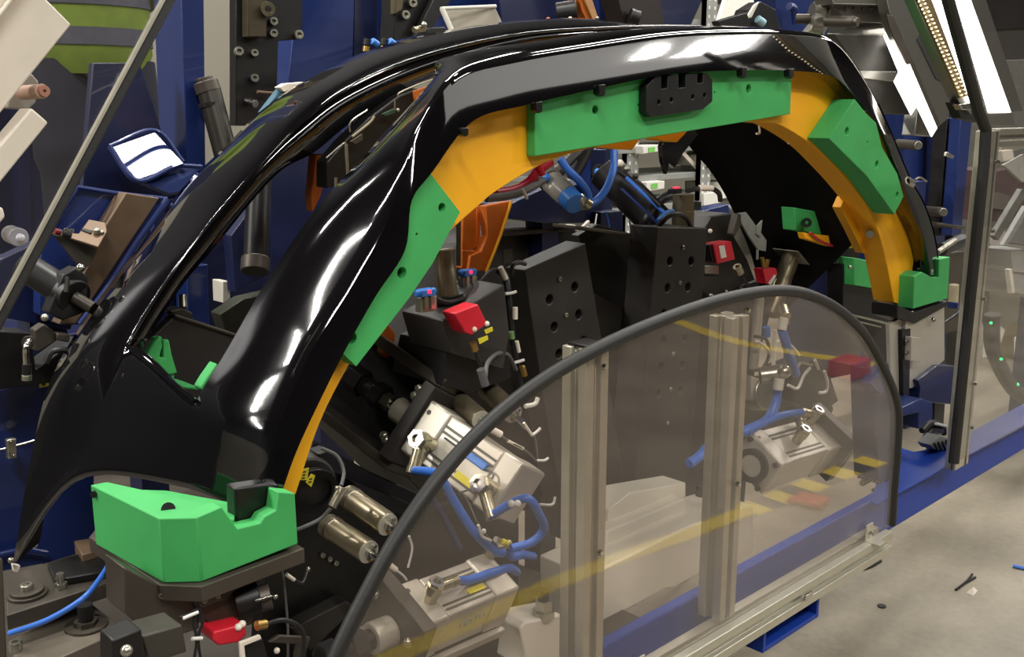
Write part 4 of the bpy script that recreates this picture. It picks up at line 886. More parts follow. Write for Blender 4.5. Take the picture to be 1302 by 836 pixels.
simple('dark_roller_head', 'dark roller head beside the orange bracket at the top', 'roller', [
    ('c', 'roller', (708, 18, 2.35), (734, 14, 2.3), 14, black_ox), ('b', 'screw', (725, 24, 2.27), 3, zinc), ('b', 'orange_tip', (697, 25, 2.3), 3, rust)])
simple('blue_top_beam', 'blue steel beam at the top behind the middle of the black panel', 'beam', [
    ('p', 'beam_body', [(756, -60), (792, -60), (800, 34), (764, 30)], 2.7, .06, blue), ('p', 'wedge', [(796, -60), (905, -60), (893, 0), (876, 38), (850, 40), (820, 36)], 2.5, .08, blue_dark)])
simple('brown_black_head', 'brown black machine head at the top middle', 'machine head', [
    ('p', 'head_body', [(776, -40), (832, -40), (846, 34), (796, 34), (790, 15)], 2.4, .08, mat('brown_black_paint', (34, 24, 20), .5)), ('c', 'boss', (800, 20, 2.38), (812, 24, 2.36), 10, black_ox)])
simple('blue_top_block', 'blue painted block with black gadget left of the hex bolt at the top', 'block', [
    ('p', 'block_body', [(978, -60), (1060, -60), (1052, 48), (1000, 48), (988, 20)], 2.35, .1, blue), ('t', 'lug', [(1003, 8, 2.3), (1010, 12, 2.3), (1012, 30, 2.3)], 5, blue),
    ('p', 'gadget', [(952, 12), (968, 2), (986, 12), (992, 44), (948, 42), (945, 30)], 2.3, .06, black_ox), ('c', 'fitting', (963, 24, 2.28), (971, 30, 2.27), 5, mat('pale_blue_plastic', (140, 180, 190), .4)), ('p', 'strap', [(949, 24), (960, 6), (966, 2), (956, 22)], 2.28, .01, cream)])
simple('dark_corner_plate', 'dark steel corner plate in front of the shelving at the top', 'plate', [('p', 'plate_body', [(913, 27), (950, 16), (956, 38), (918, 40)], 2.25, .03, black_ox)])
# ---- shelving far behind
T = thing('steel_shelving', 'galvanised perforated shelving rack loaded with labelled boxes behind the machine', 'shelf', PY(900, 150, 3.9))
def perf(u, y, par):
    a = PY(u, 150, y); o = B().b2((a.x - .055, a.y, 0), (a.x - .005, a.y + .04, 2.6)).b2((a.x + .005, a.y, 0), (a.x + .055, a.y + .04, 2.6)).b2((a.x - .055, a.y + .001, 0), (a.x + .055, a.y + .04, 2.6)).obj('upright', shelf_m, par)
    bb = B()
    for k in range(40):
        for s in (-.03, .03): bb.b2((a.x + s - .008, a.y - .002, .45 + k * .052), (a.x + s + .008, a.y + .001, .47 + k * .052))
    h = bb.obj('slot_row', mat('shelf_slot', (225, 224, 218), .5) if 'shelf_slot' not in MATS else MATS['shelf_slot'], o, kind='stuff')
    return a
a1 = perf(900, 3.9, T); a0 = perf(806, 3.95, T)
xl, xr = a0.x - .5, a1.x + 2.2
for k, z in enumerate((PY(880, 258, 3.9).z, PY(880, 220, 3.9).z, PY(880, 185, 3.9).z, PY(880, 160, 3.9).z, 1.75, 2.05, 2.35)):
    B().b2((xl, 3.94, z - .035), (xr, 4.5, z)).obj('shelf_board', shelf_m, T, bevel=.002)
b0 = PY(862, 190, 3.96); b1 = PY(893, 224, 3.96); B().prism([b0, b0 + V((.0, 0, .03)), b1 + V((0, 0, .03)), b1], (0, .01, 0)).obj('diagonal_brace', white_pl, T)
zs = [PY(880, 258, 3.9).z, PY(880, 220, 3.9).z, PY(880, 185, 3.9).z]
boxes = [('white carton with green and orange stickers on the shelf by the black panel', 918, 946, 233, 253, ((0, 'g'), (1, 'o'))), ('cream carton with grey label on the shelf left of the dark panel edge', 900, 919, 198, 212, ((2, 'k'),)),
         ('white label sheet hanging on the middle shelf edge', 913, 941, 211, 222, ((2, 'k'),)), ('small white carton beside the cream carton', 921, 934, 193, 207, ()), ('pale tray with green card on the left part of the shelf', 822, 845, 232, 244, ((0, 'g'),)), ('pale upper tray with green card left of the perforated upright', 818, 842, 186, 196, ((0, 'g'),)),
         ('white box on the lower shelf behind the cables', 895, 916, 246, 262, ())]
for lab, u0, u1, v0, v1, st in boxes:
    qa = [(u0, v1), (u1, v1 - 4), (u1, v0 - 2), (u0, v0)]
    T2 = thing('carton', lab, 'box', PY(u0, v1, 3.88)); plate('carton_body', qa, 3.88, .3, paper if 'cream' not in lab else cream, T2, bevel=.003)
    for k, c in st:
        mm = {'g': mat('green_sticker', (120, 200, 90), .6) if 'green_sticker' not in MATS else MATS['green_sticker'], 'o': mat('orange_sticker', (235, 120, 70), .6) if 'orange_sticker' not in MATS else MATS['orange_sticker'], 'k': mat('grey_print', (120, 120, 110), .6) if 'grey_print' not in MATS else MATS['grey_print']}[c]
        uu = u0 + (u1 - u0) * (.45 if k == 0 else .85 if k == 1 else .4); plate('sticker', [(uu - 4, v0 + 8), (uu + 4, v0 + 7), (uu + 4, v0 + 1), (uu - 4, v0 + 2)], 3.876, .002, mm, T2, bevel=0)
simple('white_film_sheet', 'crumpled white film sheet on the shelving at the top', 'film', [('p', 'sheet', [(915, 26), (936, -40), (985, -40), (968, 2), (955, 16), (938, 18)], 3.6, .03, paper)])
# ================================================================== RIGHT TOP: ALUMINIUM TOOL HEAD AND LIGHT BAR
nB = V((-.55, -.8, -.2))
simple('aluminium_tool_head', 'stepped milled aluminium tool block above the right shoulder of the black panel', 'tool block', [
    ('p', 'upper_block', [(1061, 43), (1124, 45), (1143, 91), (1137, 104), (1159, 146), (1125, 145), (1098, 99), (1093, 90)], 1.35, .05, mat('shaded_milled_aluminium', (78, 76, 72), .42, metal=.8, var=.25, scale=8)),  # aluminium front coloured dark for its shaded side
    ('f', 'top_strip', [(1061, 43), (1124, 45), (1135, 30), (1088, 30)], (1124, 45, 1.35), (-.1, -.75, .65), .03, bright_alu),
    ('f', 'emissive_flank', [(1124, 45), (1135, 30), (1192, 163), (1185, 174), (1166, 135), (1159, 146), (1137, 103), (1143, 91)], (1124, 45, 1.345), (-.1, -.86, .5), .003, mat('emissive_white', (250, 248, 242), .4, emit=((255, 250, 242), 2.5))),  # white flank given emission in its own material
    ('p', 'step_rib', [(1093, 90), (1144, 91), (1137, 104), (1098, 100)], 1.34, .01, bright_alu),
    ('p', 'lower_prism', [(1163, 172), (1168, 136), (1186, 174)], 1.345, .04, bright_alu)])
simple('aluminium_side_bar', 'long slanted aluminium bar with a dark slot between tool block and light bar', 'bar', [
    ('p', 'bar_body', [(1118, -40), (1148, -40), (1211, 118), (1206, 150), (1192, 162), (1135, 30)], 1.30, .03, bright_alu),
    ('p', 'dark_channel', [(1127, 18), (1136, 20), (1196, 158), (1190, 162), (1132, 36)], 1.295, .004, dark_steel),
    ('p', 'slot', [(1166, 50), (1174, 36), (1208, 110), (1190, 100)], 1.298, .004, ink),
    ('p', 'top_plate', [(1045, -40), (1130, -40), (1137, 6), (1060, 5)], 1.33, .05, bright_alu), ('p', 'under_plate', [(1056, 6), (1137, 7), (1133, 30), (1080, 28)], 1.36, .03, dark_steel)]
    + [('b', 'hole', (1075 + 11 * k, 10.5, 1.345), 2, ink) for k in range(6)])
simple('hex_bolt', 'large steel bolt with hex nut and washers above the end of the black panel', 'bolt', [
    ('c', 'shank', (1050, 27, 1.36), (1087, 28, 1.28), 7, dark_steel), ('c', 'tip', (1086, 28, 1.28), (1091, 28, 1.27), 5.5, dark_steel), ('c', 'rear_rod', (1012, 24, 1.46), (1035, 24, 1.42), 6, dark_steel),
    ('r', 'washer', (1044, 25, 1.40), (1052, 27, 1.385), 17, 7, zinc), ('r', 'nut', (1030, 24, 1.42), (1044, 25.5, 1.40), 21, 6, bright_alu), ('p', 'lug', [(1036, 30), (1050, 44), (1058, 50), (1040, 46), (1028, 40)], 1.4, .02, bright_alu)])
led_white = mat('led_diffuser', (255, 250, 240), .4, emit=((255, 246, 232), 6.0)); led_brass = mat('led_strip_brass', (150, 130, 90), .3, metal=.7, var=.5, scale=500, bump=.4)
T = thing('led_light_bar', 'bright LED light bar slanting down beside the black guard edge at the top right', 'lamp', PY(1200, 60, .86))
def bar_px(name, q, y, t, m, par=T): return plate(name, q, y, t, m, par, bevel=.001)
bar_px('housing', [(1150, -30), (1206, -30), (1236, 146), (1220, 130)], .875, .02, bright_alu)
bar_px('diffuser', [(1174, -30), (1202, -30), (1238, 138), (1230, 122)], .870, .004, led_white)
bar_px('speckled_strip', [(1156, -30), (1174, -30), (1231, 122), (1221, 125)], .868, .006, led_brass)
bb = B()
for k in range(30):
    w = k / 29; u = 1160 + (1226 - 1160) * w; v = -24 + (120 + 24) * w
    for s in (-3, 3): bb.ball(PY(u + s, v - s * .35, .8665), .0016, 6)
bb.obj('led_row', mat('led_dot', (255, 240, 200), .3, emit=((255, 235, 190), 4)), T, kind='stuff')
bar_px('end_cap', [(1220, 133), (1236, 131), (1240, 139), (1224, 140)], .862, .015, steel)
bar_px('mount_clip', [(1214, 130), (1240, 140), (1246, 156), (1222, 150)], .88, .02, black_ox)
T = thing('led_panel_lamp', 'wide white lit lamp panel behind the clear guard at the top right', 'lamp', PY(1250, 60, .95))
bar_px('lit_face', [(1208, -30), (1224, -30), (1286, 143), (1258, 143)], .95, .004, led_white, T)
bar_px('housing', [(1224, -30), (1244, -30), (1301, 141), (1286, 143)], .955, .03, bright_alu, T)
bar_px('end_face', [(1257, 144), (1286, 143), (1292, 160), (1258, 160)], .955, .02, bright_alu, T)
# ---- right guard
T = thing('right_guard', 'clear right guard sheet with black edge strip on an aluminium corner post', 'guard', (2.0, YS, .79))
e = [PY(1198, -40, YS), PY(1207, 6, YS), PY(1216, 30, YS), PY(1246, 139, YS)]; e += [V((2.003, YS, 1.47)), V((2.0, YS, 1.43)), V((1.984, YS, .79))]
e = [PY(1198, -40, YS), PY(1207, 0, YS), PY(1245, 139, YS), PY(1255, 165, YS), V((1.990, YS, 1.40)), PY(1214, 589, YS)]
B().prism(e + [V((3.4, YS, .79)), V((3.4, YS, 1.75))], (0, .004, 0)).obj('clear_sheet', acrylic2, T)
B().tube([x + V((0, .002, 0)) for x in e], .0105, n=10, smooth=False).obj('edge_trim', rubber, T)
B().b2((2.002, YS + .006, .79), (2.066, YS + .028, 1.462)).obj('corner_post', alu, T, bevel=.0015)
B().b2((2.047, YS + .0045, .79), (2.052, YS + .0065, 1.46)).obj('post_groove', alu_dark, T)
B().b2((2.0, YS + .0115, .79), (2.0025, YS + .0145, 1.46)).obj('post_groove', alu_dark, T)
profile('top_rail', (2.066, YS + .006, 1.43), 1.4, 'x', T, w=.035)
for (u, v) in ((1268, 206), (1262, 294), (1251, 380), (1240, 488), (1236, 544)):
    p = PY(u, v, YS); B().cyl(p + V((0, .002, 0)), p + V((0, -.004, 0)), .0045, .0035, n=14).obj('button_screw', steel, T)
profile('lower_rail', (2.066, YS + .006, .795), 1.4, 'x', T, w=.03) if False else None
# ---- right rear steelwork
simple('right_blue_column', 'tall blue column behind the right tip of the black panel', 'column', [
    ('p', 'column_tube', [(1150, 40), (1190, 40), (1180, 470), (1146, 470)], 2.0, .2, blue), ('p', 'edge_flange', [(1190, 60), (1215, 60), (1200, 480), (1178, 480)], 1.95, .03, blue_dark)])
simple('right_blue_rails', 'pair of blue upright rails beside the right guard post', 'rail', [
    ('p', 'rail_bar', [(1222, 150), (1236, 150), (1222, 300), (1210, 300)], 1.55, .04, blue), ('p', 'dark_rail', [(1205, 150), (1222, 150), (1208, 300), (1194, 300)], 1.6, .05, black_ox), ('p', 'cross_clip', [(1204, 193), (1214, 198), (1212, 202), (1203, 199)], 1.54, .01, zinc)])
for lab, (u, v), dx in (('upper steel pin sticking out of the right blue column', (1142, 183), 24), ('lower steel pin sticking out of the right blue column', (1176, 268), 22)):
    simple('locating_pin', lab, 'pin', [('c', 'pin', (u, v, 1.62), (u + dx, v + 2, 1.50), 6, dark_steel), ('c', 'tip', (u + dx, v + 2, 1.50), (u + dx + 2, v + 2.2, 1.49), 5, zinc)])
simple('small_blue_box', 'small blue grey box beside the black panel tip', 'box', [('p', 'box_body', [(1162, 232), (1178, 230), (1176, 262), (1168, 262)], 1.6, .05, blue), ('t', 'wire', [(1163, 229, 1.58), (1170, 226, 1.58), (1178, 231, 1.58)], 1.4, zinc)])
simple('black_hose_rod', 'black ribbed hose with bright rod at the right tip of the black panel', 'hose', [
    ('t', 'hose', [(1196, 318, 1.4), (1210, 312, 1.4), (1224, 306, 1.4)], 9, cable_black), ('c', 'rod', (1192, 321, 1.36), (1214, 306, 1.36), 3.5, zinc), ('p', 'shelf_plate', [(1190, 283), (1228, 288), (1226, 292), (1192, 287)], 1.42, .1, dark_steel)])
simple('right_clutter_unit', 'grey brown valve unit behind the small green block', 'valve', [
    ('p', 'unit_body', [(1205, 322), (1226, 320), (1218, 420), (1200, 425)], 1.5, .08, dark_steel), ('c', 'bottle', (1213, 362, 1.45), (1212, 384, 1.45), 6, mat('cream_bottle', (180, 170, 140), .4)), ('c', 'blue_base', (1212, 384, 1.45), (1211, 392, 1.45), 7, blue), ('t', 'cable', [(1198, 412, 1.42), (1210, 404, 1.42), (1222, 395, 1.42)], 3, cable_black), ('p', 'dark_back', [(1190, 395), (1226, 390), (1216, 480), (1196, 480)], 1.6, .03, black_ox)])
YLF = PZ(1170, 546, .788).y
simple('lower_blue_frame', 'blue notched steel frame low behind the end bracket', 'frame', [
    ('p', 'side_plate', [(1167, 484), (1192, 465), (1216, 466), (1214, 515), (1190, 513), (1168, 510), (1170, 494)], YLF + .03, .04, blue_dark), ('p', 'front_bar', [(1144, 520), (1172, 507), (1186, 512), (1186, 540), (1168, 546), (1168, 525), (1146, 530)], YLF, .05, blue), ('p', 'post', [(1188, 512), (1202, 512), (1200, 540), (1188, 540)], YLF + .06, .04, black_ox)])
simple('ribbed_grey_foot', 'ribbed grey rubber foot on the blue beam by the right guard', 'foot', [
    ('p', 'foot_body', [(1183, 566), (1196, 554), (1206, 558), (1210, 574), (1188, 572)], PZ(1198, 574, .788).y, .03, mat('grey_rubber', (120, 120, 118), .7))] + [('t', 'rib', [(1188 + 5 * k, 564 - k, PZ(1198, 574, .788).y - .002), (1193 + 5 * k, 573, PZ(1198, 574, .788).y - .002)], 1.5, rubber) for k in range(4)])
YWB = PZ(1186, 562, .79).y
simple('dark_wire_bundle', 'dark tangled bundle on the floor side behind the blue beam', 'bundle', [
    ('t', 'strand', [(1172, 548, YWB), (1184, 538, YWB), (1198, 542, YWB), (1200, 552, YWB)], 4, cable_black), ('t', 'strand', [(1176, 560, YWB), (1184, 548, YWB), (1196, 548, YWB)], 5, cable_black), ('t', 'strand', [(1190, 539, YWB - .01), (1202, 542, YWB - .01)], 2, tie_white)])
# ---- pedestal on the beam at the right end of the shield
T = simple('black_pedestal', 'small dark pedestal on a slotted foot plate at the right end of the guard', 'pedestal', [
    ('p', 'upright', [(1114, 510), (1136, 520), (1134, 616), (1118, 616)], .92, .05, blue_dark),
    ('f', 'foot_plate', [(1108, 622), (1140, 606), (1162, 606), (1130, 628)], (1130, 615, .87), (0, 0, 1), .006, black_ox), ('s', 'screw', (1146, 600, .93), 4, zinc), ('s', 'screw', (1117, 612, .86), 4, zinc),
    ('p', 'white_tag', [(1128, 579), (1138, 578), (1138, 586), (1129, 588)], .915, .002, paper)])
simple('chrome_spring_screw', 'threaded bright spring screw by the dark pedestal', 'screw', [('c', 'spring', (1096, 615, .88), (1112, 606, .88), 4, steel), ('b', 'yellow_cap', (1101, 589, .95), 8, yellow)])
# ---- far right seen through the guard
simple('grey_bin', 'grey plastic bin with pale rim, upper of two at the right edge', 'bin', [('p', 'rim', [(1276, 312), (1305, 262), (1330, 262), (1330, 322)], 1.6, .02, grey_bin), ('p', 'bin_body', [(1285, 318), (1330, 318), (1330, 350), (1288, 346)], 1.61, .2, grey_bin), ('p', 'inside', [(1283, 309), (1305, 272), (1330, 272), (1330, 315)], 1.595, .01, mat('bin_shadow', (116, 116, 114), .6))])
simple('grey_bin', 'lower grey plastic bin under the other bin at the right edge', 'bin', [('p', 'bin_body', [(1285, 345), (1330, 352), (1330, 382), (1290, 372)], 1.62, .2, grey_bin), ('p', 'rim', [(1283, 343), (1287, 342), (1291, 372), (1287, 374)], 1.6, .02, cream)])
simple('dark_red_bundle', 'dark red brown cloth bundle behind the right guard post', 'cloth', [('p', 'bundle_body', [(1268, 218), (1284, 214), (1330, 232), (1330, 262), (1290, 276), (1266, 282)], 2.6, .3, mat('maroon_cloth', (74, 52, 52), .8, var=.3, scale=12)), ('p', 'fold', [(1270, 245), (1300, 255), (1284, 268), (1268, 266)], 2.58, .05, mat('brown_cloth', (92, 84, 76), .8))])
simple('grey_frame_cart', 'grey aluminium frame with white bracket at the right edge', 'frame', [('p', 'bar', [(1272, 176), (1330, 162), (1330, 182), (1274, 196)], 1.3, .03, alu), ('p', 'white_bracket', [(1274, 192), (1288, 190), (1290, 202), (1276, 206)], 1.29, .03, white_pl), ('p', 'sheet', [(1276, 210), (1302, 196), (1330, 196), (1330, 230), (1300, 232)], 1.34, .01, mat('pale_sheet', (190, 186, 178), .6)), ('b', 'bolt', (1294, 172, 1.285), 3.5, steel), ('p', 'strut', [(1264, 300), (1300, 240), (1308, 244), (1270, 306)], 1.4, .02, mat('grey_strut', (110, 108, 100), .5))])
simple('paper_sheets', 'loose white paper sheets behind the right guard', 'paper', [('p', 'sheet', [(1252, 428), (1272, 414), (1278, 420), (1268, 452), (1250, 455)], 1.7, .004, paper), ('p', 'sheet', [(1256, 300), (1276, 280), (1282, 314), (1262, 322)], 1.9, .004, mat('greyish_paper', (176, 166, 160), .7))])
simple('standin_drum', 'olive brown drum standing in for a reflection in the right guard', 'drum', [('c', 'drum_body', (1312, 540, 2.2), (1312, 372, 2.2), 46, mat('olive_drum_paint', (112, 98, 52), .6)), ('p', 'label', [(1290, 430), (1304, 420), (1304, 462), (1290, 464)], 2.1, .004, paper)])  # drum shape made up in place of a guard reflection
simple('standin_light_hose', 'black curved tube with small green lights standing in for a reflection in the right guard', 'tube', [('t', 'tube', [(1262, 400, 1.5), (1262, 440, 1.5), (1276, 476, 1.5), (1294, 500, 1.5), (1325, 520, 1.5)], 10, cable_black)] + [('b', 'green_light', (u, v, 1.47), 2, mat('green_led', (40, 230, 130), .4, emit=((40, 230, 130), 1.5)) if 'green_led' not in MATS else MATS['green_led']) for u, v in ((1260, 411), (1273, 457), (1294, 489))])  # made-up tube and green dots in place of the same reflection
simple('dark_screen_panel', 'dark tilted screen behind the right guard post', 'screen', [('p', 'screen_body', [(1258, 370), (1330, 360), (1330, 392), (1262, 424), (1256, 400)], 1.9, .04, mat('dark_glass', (58, 58, 52), .25))])
simple('floor_bag', 'black wheel of a trolley on the floor at the right edge', 'wheel', [('c', 'tyre', (1306, 638, 2.45), (1312, 634, 2.52), 16, rubber)])
# ---- floor bits
def on_floor(u, v): return PZ(u, v, 0)
p = on_floor(1121, 772); tag(B().cyl(p + V((0, 0, .0005)), p + V((0, 0, .004)), .013).obj('floor_plug', ink), 'black round spot on the concrete floor below the aluminium rail', 'plug')
p = on_floor(1237, 754); tag(B().add([p + V(x) for x in ((-.02, -.01, 0), (.025, -.005, 0), (.02, .015, 0), (-.015, .015, 0), (-.01, 0, .016), (.015, .005, .013))], [(0, 1, 5, 4), (1, 2, 5), (2, 3, 4, 5), (3, 0, 4), (3, 2, 1, 0)]).obj('paper_scrap', white_pl), 'crumpled white paper scrap on the concrete floor', 'paper')
for lab, pts in (('thin dark wire offcut on the floor near the white scrap', [(1215, 752), (1226, 744), (1240, 736)]), ('second thin wire offcut crossing the first on the floor', [(1218, 750), (1230, 740), (1236, 732)]), ('short dark wire on the floor below the blue beam', [(1098, 726), (1108, 722), (1120, 715)])):
    tag(B().tube([on_floor(u, v) + V((0, 0, .004)) for u, v in pts], .004, n=6).obj('wire_offcut', cable_black), lab, 'wire')
tag(B().tube([on_floor(u, v) + V((0, 0, .006)) for u, v in ((1288, 722), (1296, 724), (1310, 727))], .006, n=6).obj('blue_strip', hose_blue), 'blue plastic strip on the floor at the right edge', 'strip')
# ================================================================== DARK BODIES BEHIND THE MECHANISM
simple('black_rear_box', 'large black sheet metal box behind the left holed pillar', 'machine box', [
    ('p', 'front_plate', [(588, 318), (640, 300), (738, 292), (760, 330), (775, 650), (560, 650), (470, 560), (484, 470), (560, 400)], 1.85, .25, burn),
    ('p', 'ledge', [(640, 294), (738, 288), (740, 293), (640, 301)], 1.80, .06, dark_steel), ('p', 'frame_mark', [(640, 318), (652, 316), (652, 334), (640, 336)], 1.848, .002, dark_steel)])
simple('black_drive_plate', 'black plate behind the damper cylinders at the left of the guard', 'plate', [
    ('p', 'plate_body', [(345, 632), (400, 560), (470, 600), (560, 640), (660, 640), (660, 850), (330, 850)], 1.24, .03, black_ox),
    ('s', 'screw', (410, 706, 1.238), 3.4, zinc), ('s', 'screw', (419, 711, 1.238), 3.4, zinc), ('s', 'screw', (427, 716, 1.238), 3.4, zinc),
    ('p', 'rail_block', [(448, 612), (520, 640), (545, 660), (470, 650)], 1.20, .04, black_ox), ('p', 'brace', [(372, 800), (440, 765), (455, 772), (395, 830)], 1.20, .03, burn)])
simple('black_drive_motor', 'black round drive motor with two small yellow labels beside the orange strip', 'motor', [
    ('c', 'motor_body', (375, 596, 1.22), (392, 618, 1.16), 36, burn), ('r', 'flange_ring', (398, 622, 1.155), (401, 626, 1.145), 30, 22, black_ox), ('p', 'terminal_box', [(405, 578), (420, 572), (440, 590), (436, 606), (414, 600)], 1.16, .03, black_ox),
    ('p', 'yellow_label', [(386, 597), (393, 595), (391, 611), (382, 611)], 1.10, .001, yellow), ('p', 'yellow_label', [(396, 603), (401, 605), (396, 620), (389, 614)], 1.10, .001, yellow)]
    + [('p', 'print', [(u - 2, v), (u + 2, v - .6), (u + 1.6, v + 1), (u - 2.2, v + 1.4)], 1.099, .0006, ink) for u, v in ((387.5, 600), (387, 604), (386, 608), (395.5, 609), (394.5, 613))])
simple('clamped_grey_cable', 'grey cable looping from the motor through a bright metal clamp', 'cable', [
    ('t', 'cable', [(408, 570, 1.08), (428, 580, 1.07), (437, 600, 1.06), (434, 618, 1.05)], 2.4, cable_grey), ('c', 'clamp', (435, 620, 1.05), (422, 645, 1.05), 6, zinc), ('b', 'clamp_screw', (428, 621, 1.04), 3, zinc), ('t', 'cable', [(421, 646, 1.05), (408, 660, 1.06), (388, 670, 1.07), (372, 676, 1.08)], 2.6, cable_grey)])
simple('cable_drop', 'thin cable with white sleeve hanging below the base plate of the large green block', 'cable', [('t', 'cable', [(358, 724, 1.0), (362, 750, 1.0), (366, 800, 1.0), (366, 850, 1.0)], 1.6, cable_grey), ('c', 'sleeve', (364, 731, .99), (374, 738, .99), 2.6, white_pl), ('t', 'cable', [(374, 738, .99), (384, 742, .99), (390, 728, 1.0)], 2.4, cable_black), ('b', 'screw', (392, 724, .99), 3, steel)])
simple('opening_web_plate', 'dark steel web plate with grey top edge seen through the opening of the black panel', 'plate', [
    ('p', 'plate_body', [(222, 402), (302, 428), (330, 440), (290, 540), (160, 540), (150, 470)], 1.42, .02, burn), ('p', 'top_edge', [(222, 399), (302, 425), (302, 430), (222, 404)], 1.415, .03, dark_steel),
    ('p', 'ear', [(216, 396), (232, 392), (245, 398), (246, 410), (226, 404)], 1.43, .03, dark_steel), ('c', 'bolt', (233, 392, 1.44), (232, 376, 1.45), 5, zinc)])
simple('green_fork_clip', 'bright green forked clip at the lower corner of the opening in the black panel', 'clip', [
    ('p', 'fork', [(184, 454), (196, 436), (204, 428), (207, 440), (203, 454), (209, 456), (208, 434), (215, 432), (219, 452), (226, 475), (211, 478), (196, 468)], 1.36, .012, green), ('p', 'shade_leg', [(196, 430), (206, 428), (208, 450), (203, 458), (200, 446)], 1.373, .012, green), ('p', 'foot', [(209, 478), (222, 476), (222, 484), (214, 484)], 1.365, .01, green)])
simple('green_sliver_pad', 'thin green pad at the bottom of the opening in the black panel', 'pad', [('p', 'pad', [(231, 491), (244, 490), (256, 494), (254, 497), (236, 495)], 1.3, .05, green), ('p', 'edge', [(262, 482), (276, 462), (278, 466), (258, 498), (255, 494)], 1.2, .02, green)])
simple('blue_rear_plate', 'dark blue rear plate seen through the opening of the black panel', 'steel panel', [
    ('p', 'sheet', [(196, 262), (300, 230), (430, 160), (470, 200), (470, 330), (350, 480), (190, 480)], 2.35, .04, blue_dark),
    ('p', 'rib', [(238, 340), (264, 336), (268, 470), (240, 470)], 2.28, .06, blue), ('p', 'edge_block', [(283, 358), (293, 358), (293, 380), (284, 386)], 2.2, .05, cream), ('p', 'gusset', [(294, 300), (330, 250), (345, 250), (345, 350), (300, 372)], 2.15, .04, blue_dark)])
simple('dark_round_ram', 'dark round ram seen through the opening of the black panel', 'cylinder', [('c', 'ram_tube', (330, 215, 1.75), (325, 330, 1.70), 15, black_ox), ('c', 'ram_foot', (325, 328, 1.70), (324, 346, 1.69), 18, dark_steel), ('p', 'foot_block', [(280, 400), (310, 380), (345, 372), (350, 430), (290, 430)], 1.8, .04, mat('olive_black_steel', (44, 46, 36), .5, metal=.3))])
simple('opening_orange_strip', 'dull orange strip seen through the upper opening of the black panel', 'plate', [('p', 'strip', [(401, 196), (413, 196), (416, 214), (408, 250), (398, 270), (396, 250)], 1.40, .02, rust)])
simple('opening_brackets', 'cluster of thin grey brackets and clips in the narrow top of the opening', 'bracket', [
    ('p', 'dark_body', [(416, 206), (440, 178), (470, 150), (508, 122), (532, 112), (528, 128), (480, 180), (440, 232), (416, 240)], 1.30, .03, black_ox),
    ('c', 'bright_tube', (440, 184, 1.27), (442, 222, 1.27), 2.2, zinc), ('c', 'bright_tube', (427, 226, 1.27), (427, 240, 1.27), 2, zinc), ('p', 'tab', [(446, 180), (461, 170), (462, 178), (452, 184)], 1.28, .004, dark_steel),
    ('t', 'wire_loop', [(415, 201, 1.28), (436, 183, 1.28), (441, 184, 1.28)], 1.1, zinc), ('t', 'wire_loop', [(445, 168, 1.28), (446, 155, 1.28), (467, 140, 1.28)], 1.1, zinc), ('t', 'wire_loop', [(448, 174, 1.28), (470, 156, 1.28), (476, 148, 1.28)], 1.6, mat('beige_edge', (150, 140, 115), .5)),
    ('t', 'wire_loop', [(502, 140, 1.28), (502, 126, 1.28)], 1, zinc), ('t', 'wire_loop', [(506, 124, 1.28), (508, 118, 1.28), (530, 108, 1.28), (550, 101, 1.28)], 1.1, zinc), ('p', 'green_tab', [(486, 145), (502, 138), (503, 144), (490, 148)], 1.285, .004, mat('dull_green', (40, 70, 50), .6)),
    ('p', 'orange_tab', [(526, 116), (546, 109), (540, 122), (528, 128)], 1.286, .004, rust), ('b', 'clip', (506, 140, 1.275), 2.5, zinc)])
# right rear behind the arch leg
simple('rear_green_bar', 'dark green bar with round knob behind the right leg of the arch', 'bar', [
    ('p', 'bar_body', [(1010, 264), (1088, 278), (1094, 308), (1012, 293)], 1.42, .04, green), ('r', 'knob', (1025, 283, 1.41), (1026, 283.4, 1.39), 6, 2.5, black_ox), ('p', 'lit_edge', [(1066, 270), (1074, 272), (1078, 276), (1068, 275)], 1.415, .01, green)])
simple('rear_orange_bar', 'small orange bar with a red wire under the dark green bar', 'bar', [
    ('p', 'bar_body', [(1022, 296), (1062, 301), (1086, 307), (1084, 316), (1060, 315), (1024, 304)], 1.40, .02, orange), ('t', 'red_wire', [(1030, 296, 1.395), (1044, 307, 1.395), (1064, 314, 1.395), (1080, 312, 1.395), (1094, 310, 1.395)], 1.6, red), ('t', 'yellow_wire', [(1078, 311, 1.39), (1096, 316, 1.39)], 1.2, brass)])
simple('rear_green_block', 'dark green block behind the orange board above the end bracket', 'fixture block', [
    ('p', 'block_body', [(1086, 328), (1128, 336), (1130, 370), (1086, 363)], 1.35, .05, green), ('b', 'screw', (1081, 340, 1.34), 2.5, zinc)])
simple('black_end_frame', 'black frame plates below the dark green block at the right end', 'frame', [
    ('p', 'frame_plate', [(1072, 336), (1086, 330), (1086, 363), (1130, 371), (1134, 386), (1146, 396), (1150, 414), (1120, 410), (1072, 398)], 1.38, .05, black_ox),
    ('p', 'dark_sheet', [(1072, 398), (1134, 412), (1134, 480), (1100, 440), (1080, 415)], 1.45, .03, burn), ('t', 'bright_edge', [(1076, 399, 1.37), (1130, 412, 1.37)], 1.6, zinc), ('t', 'bright_edge', [(1082, 407, 1.37), (1120, 416, 1.37)], 1, zinc)])
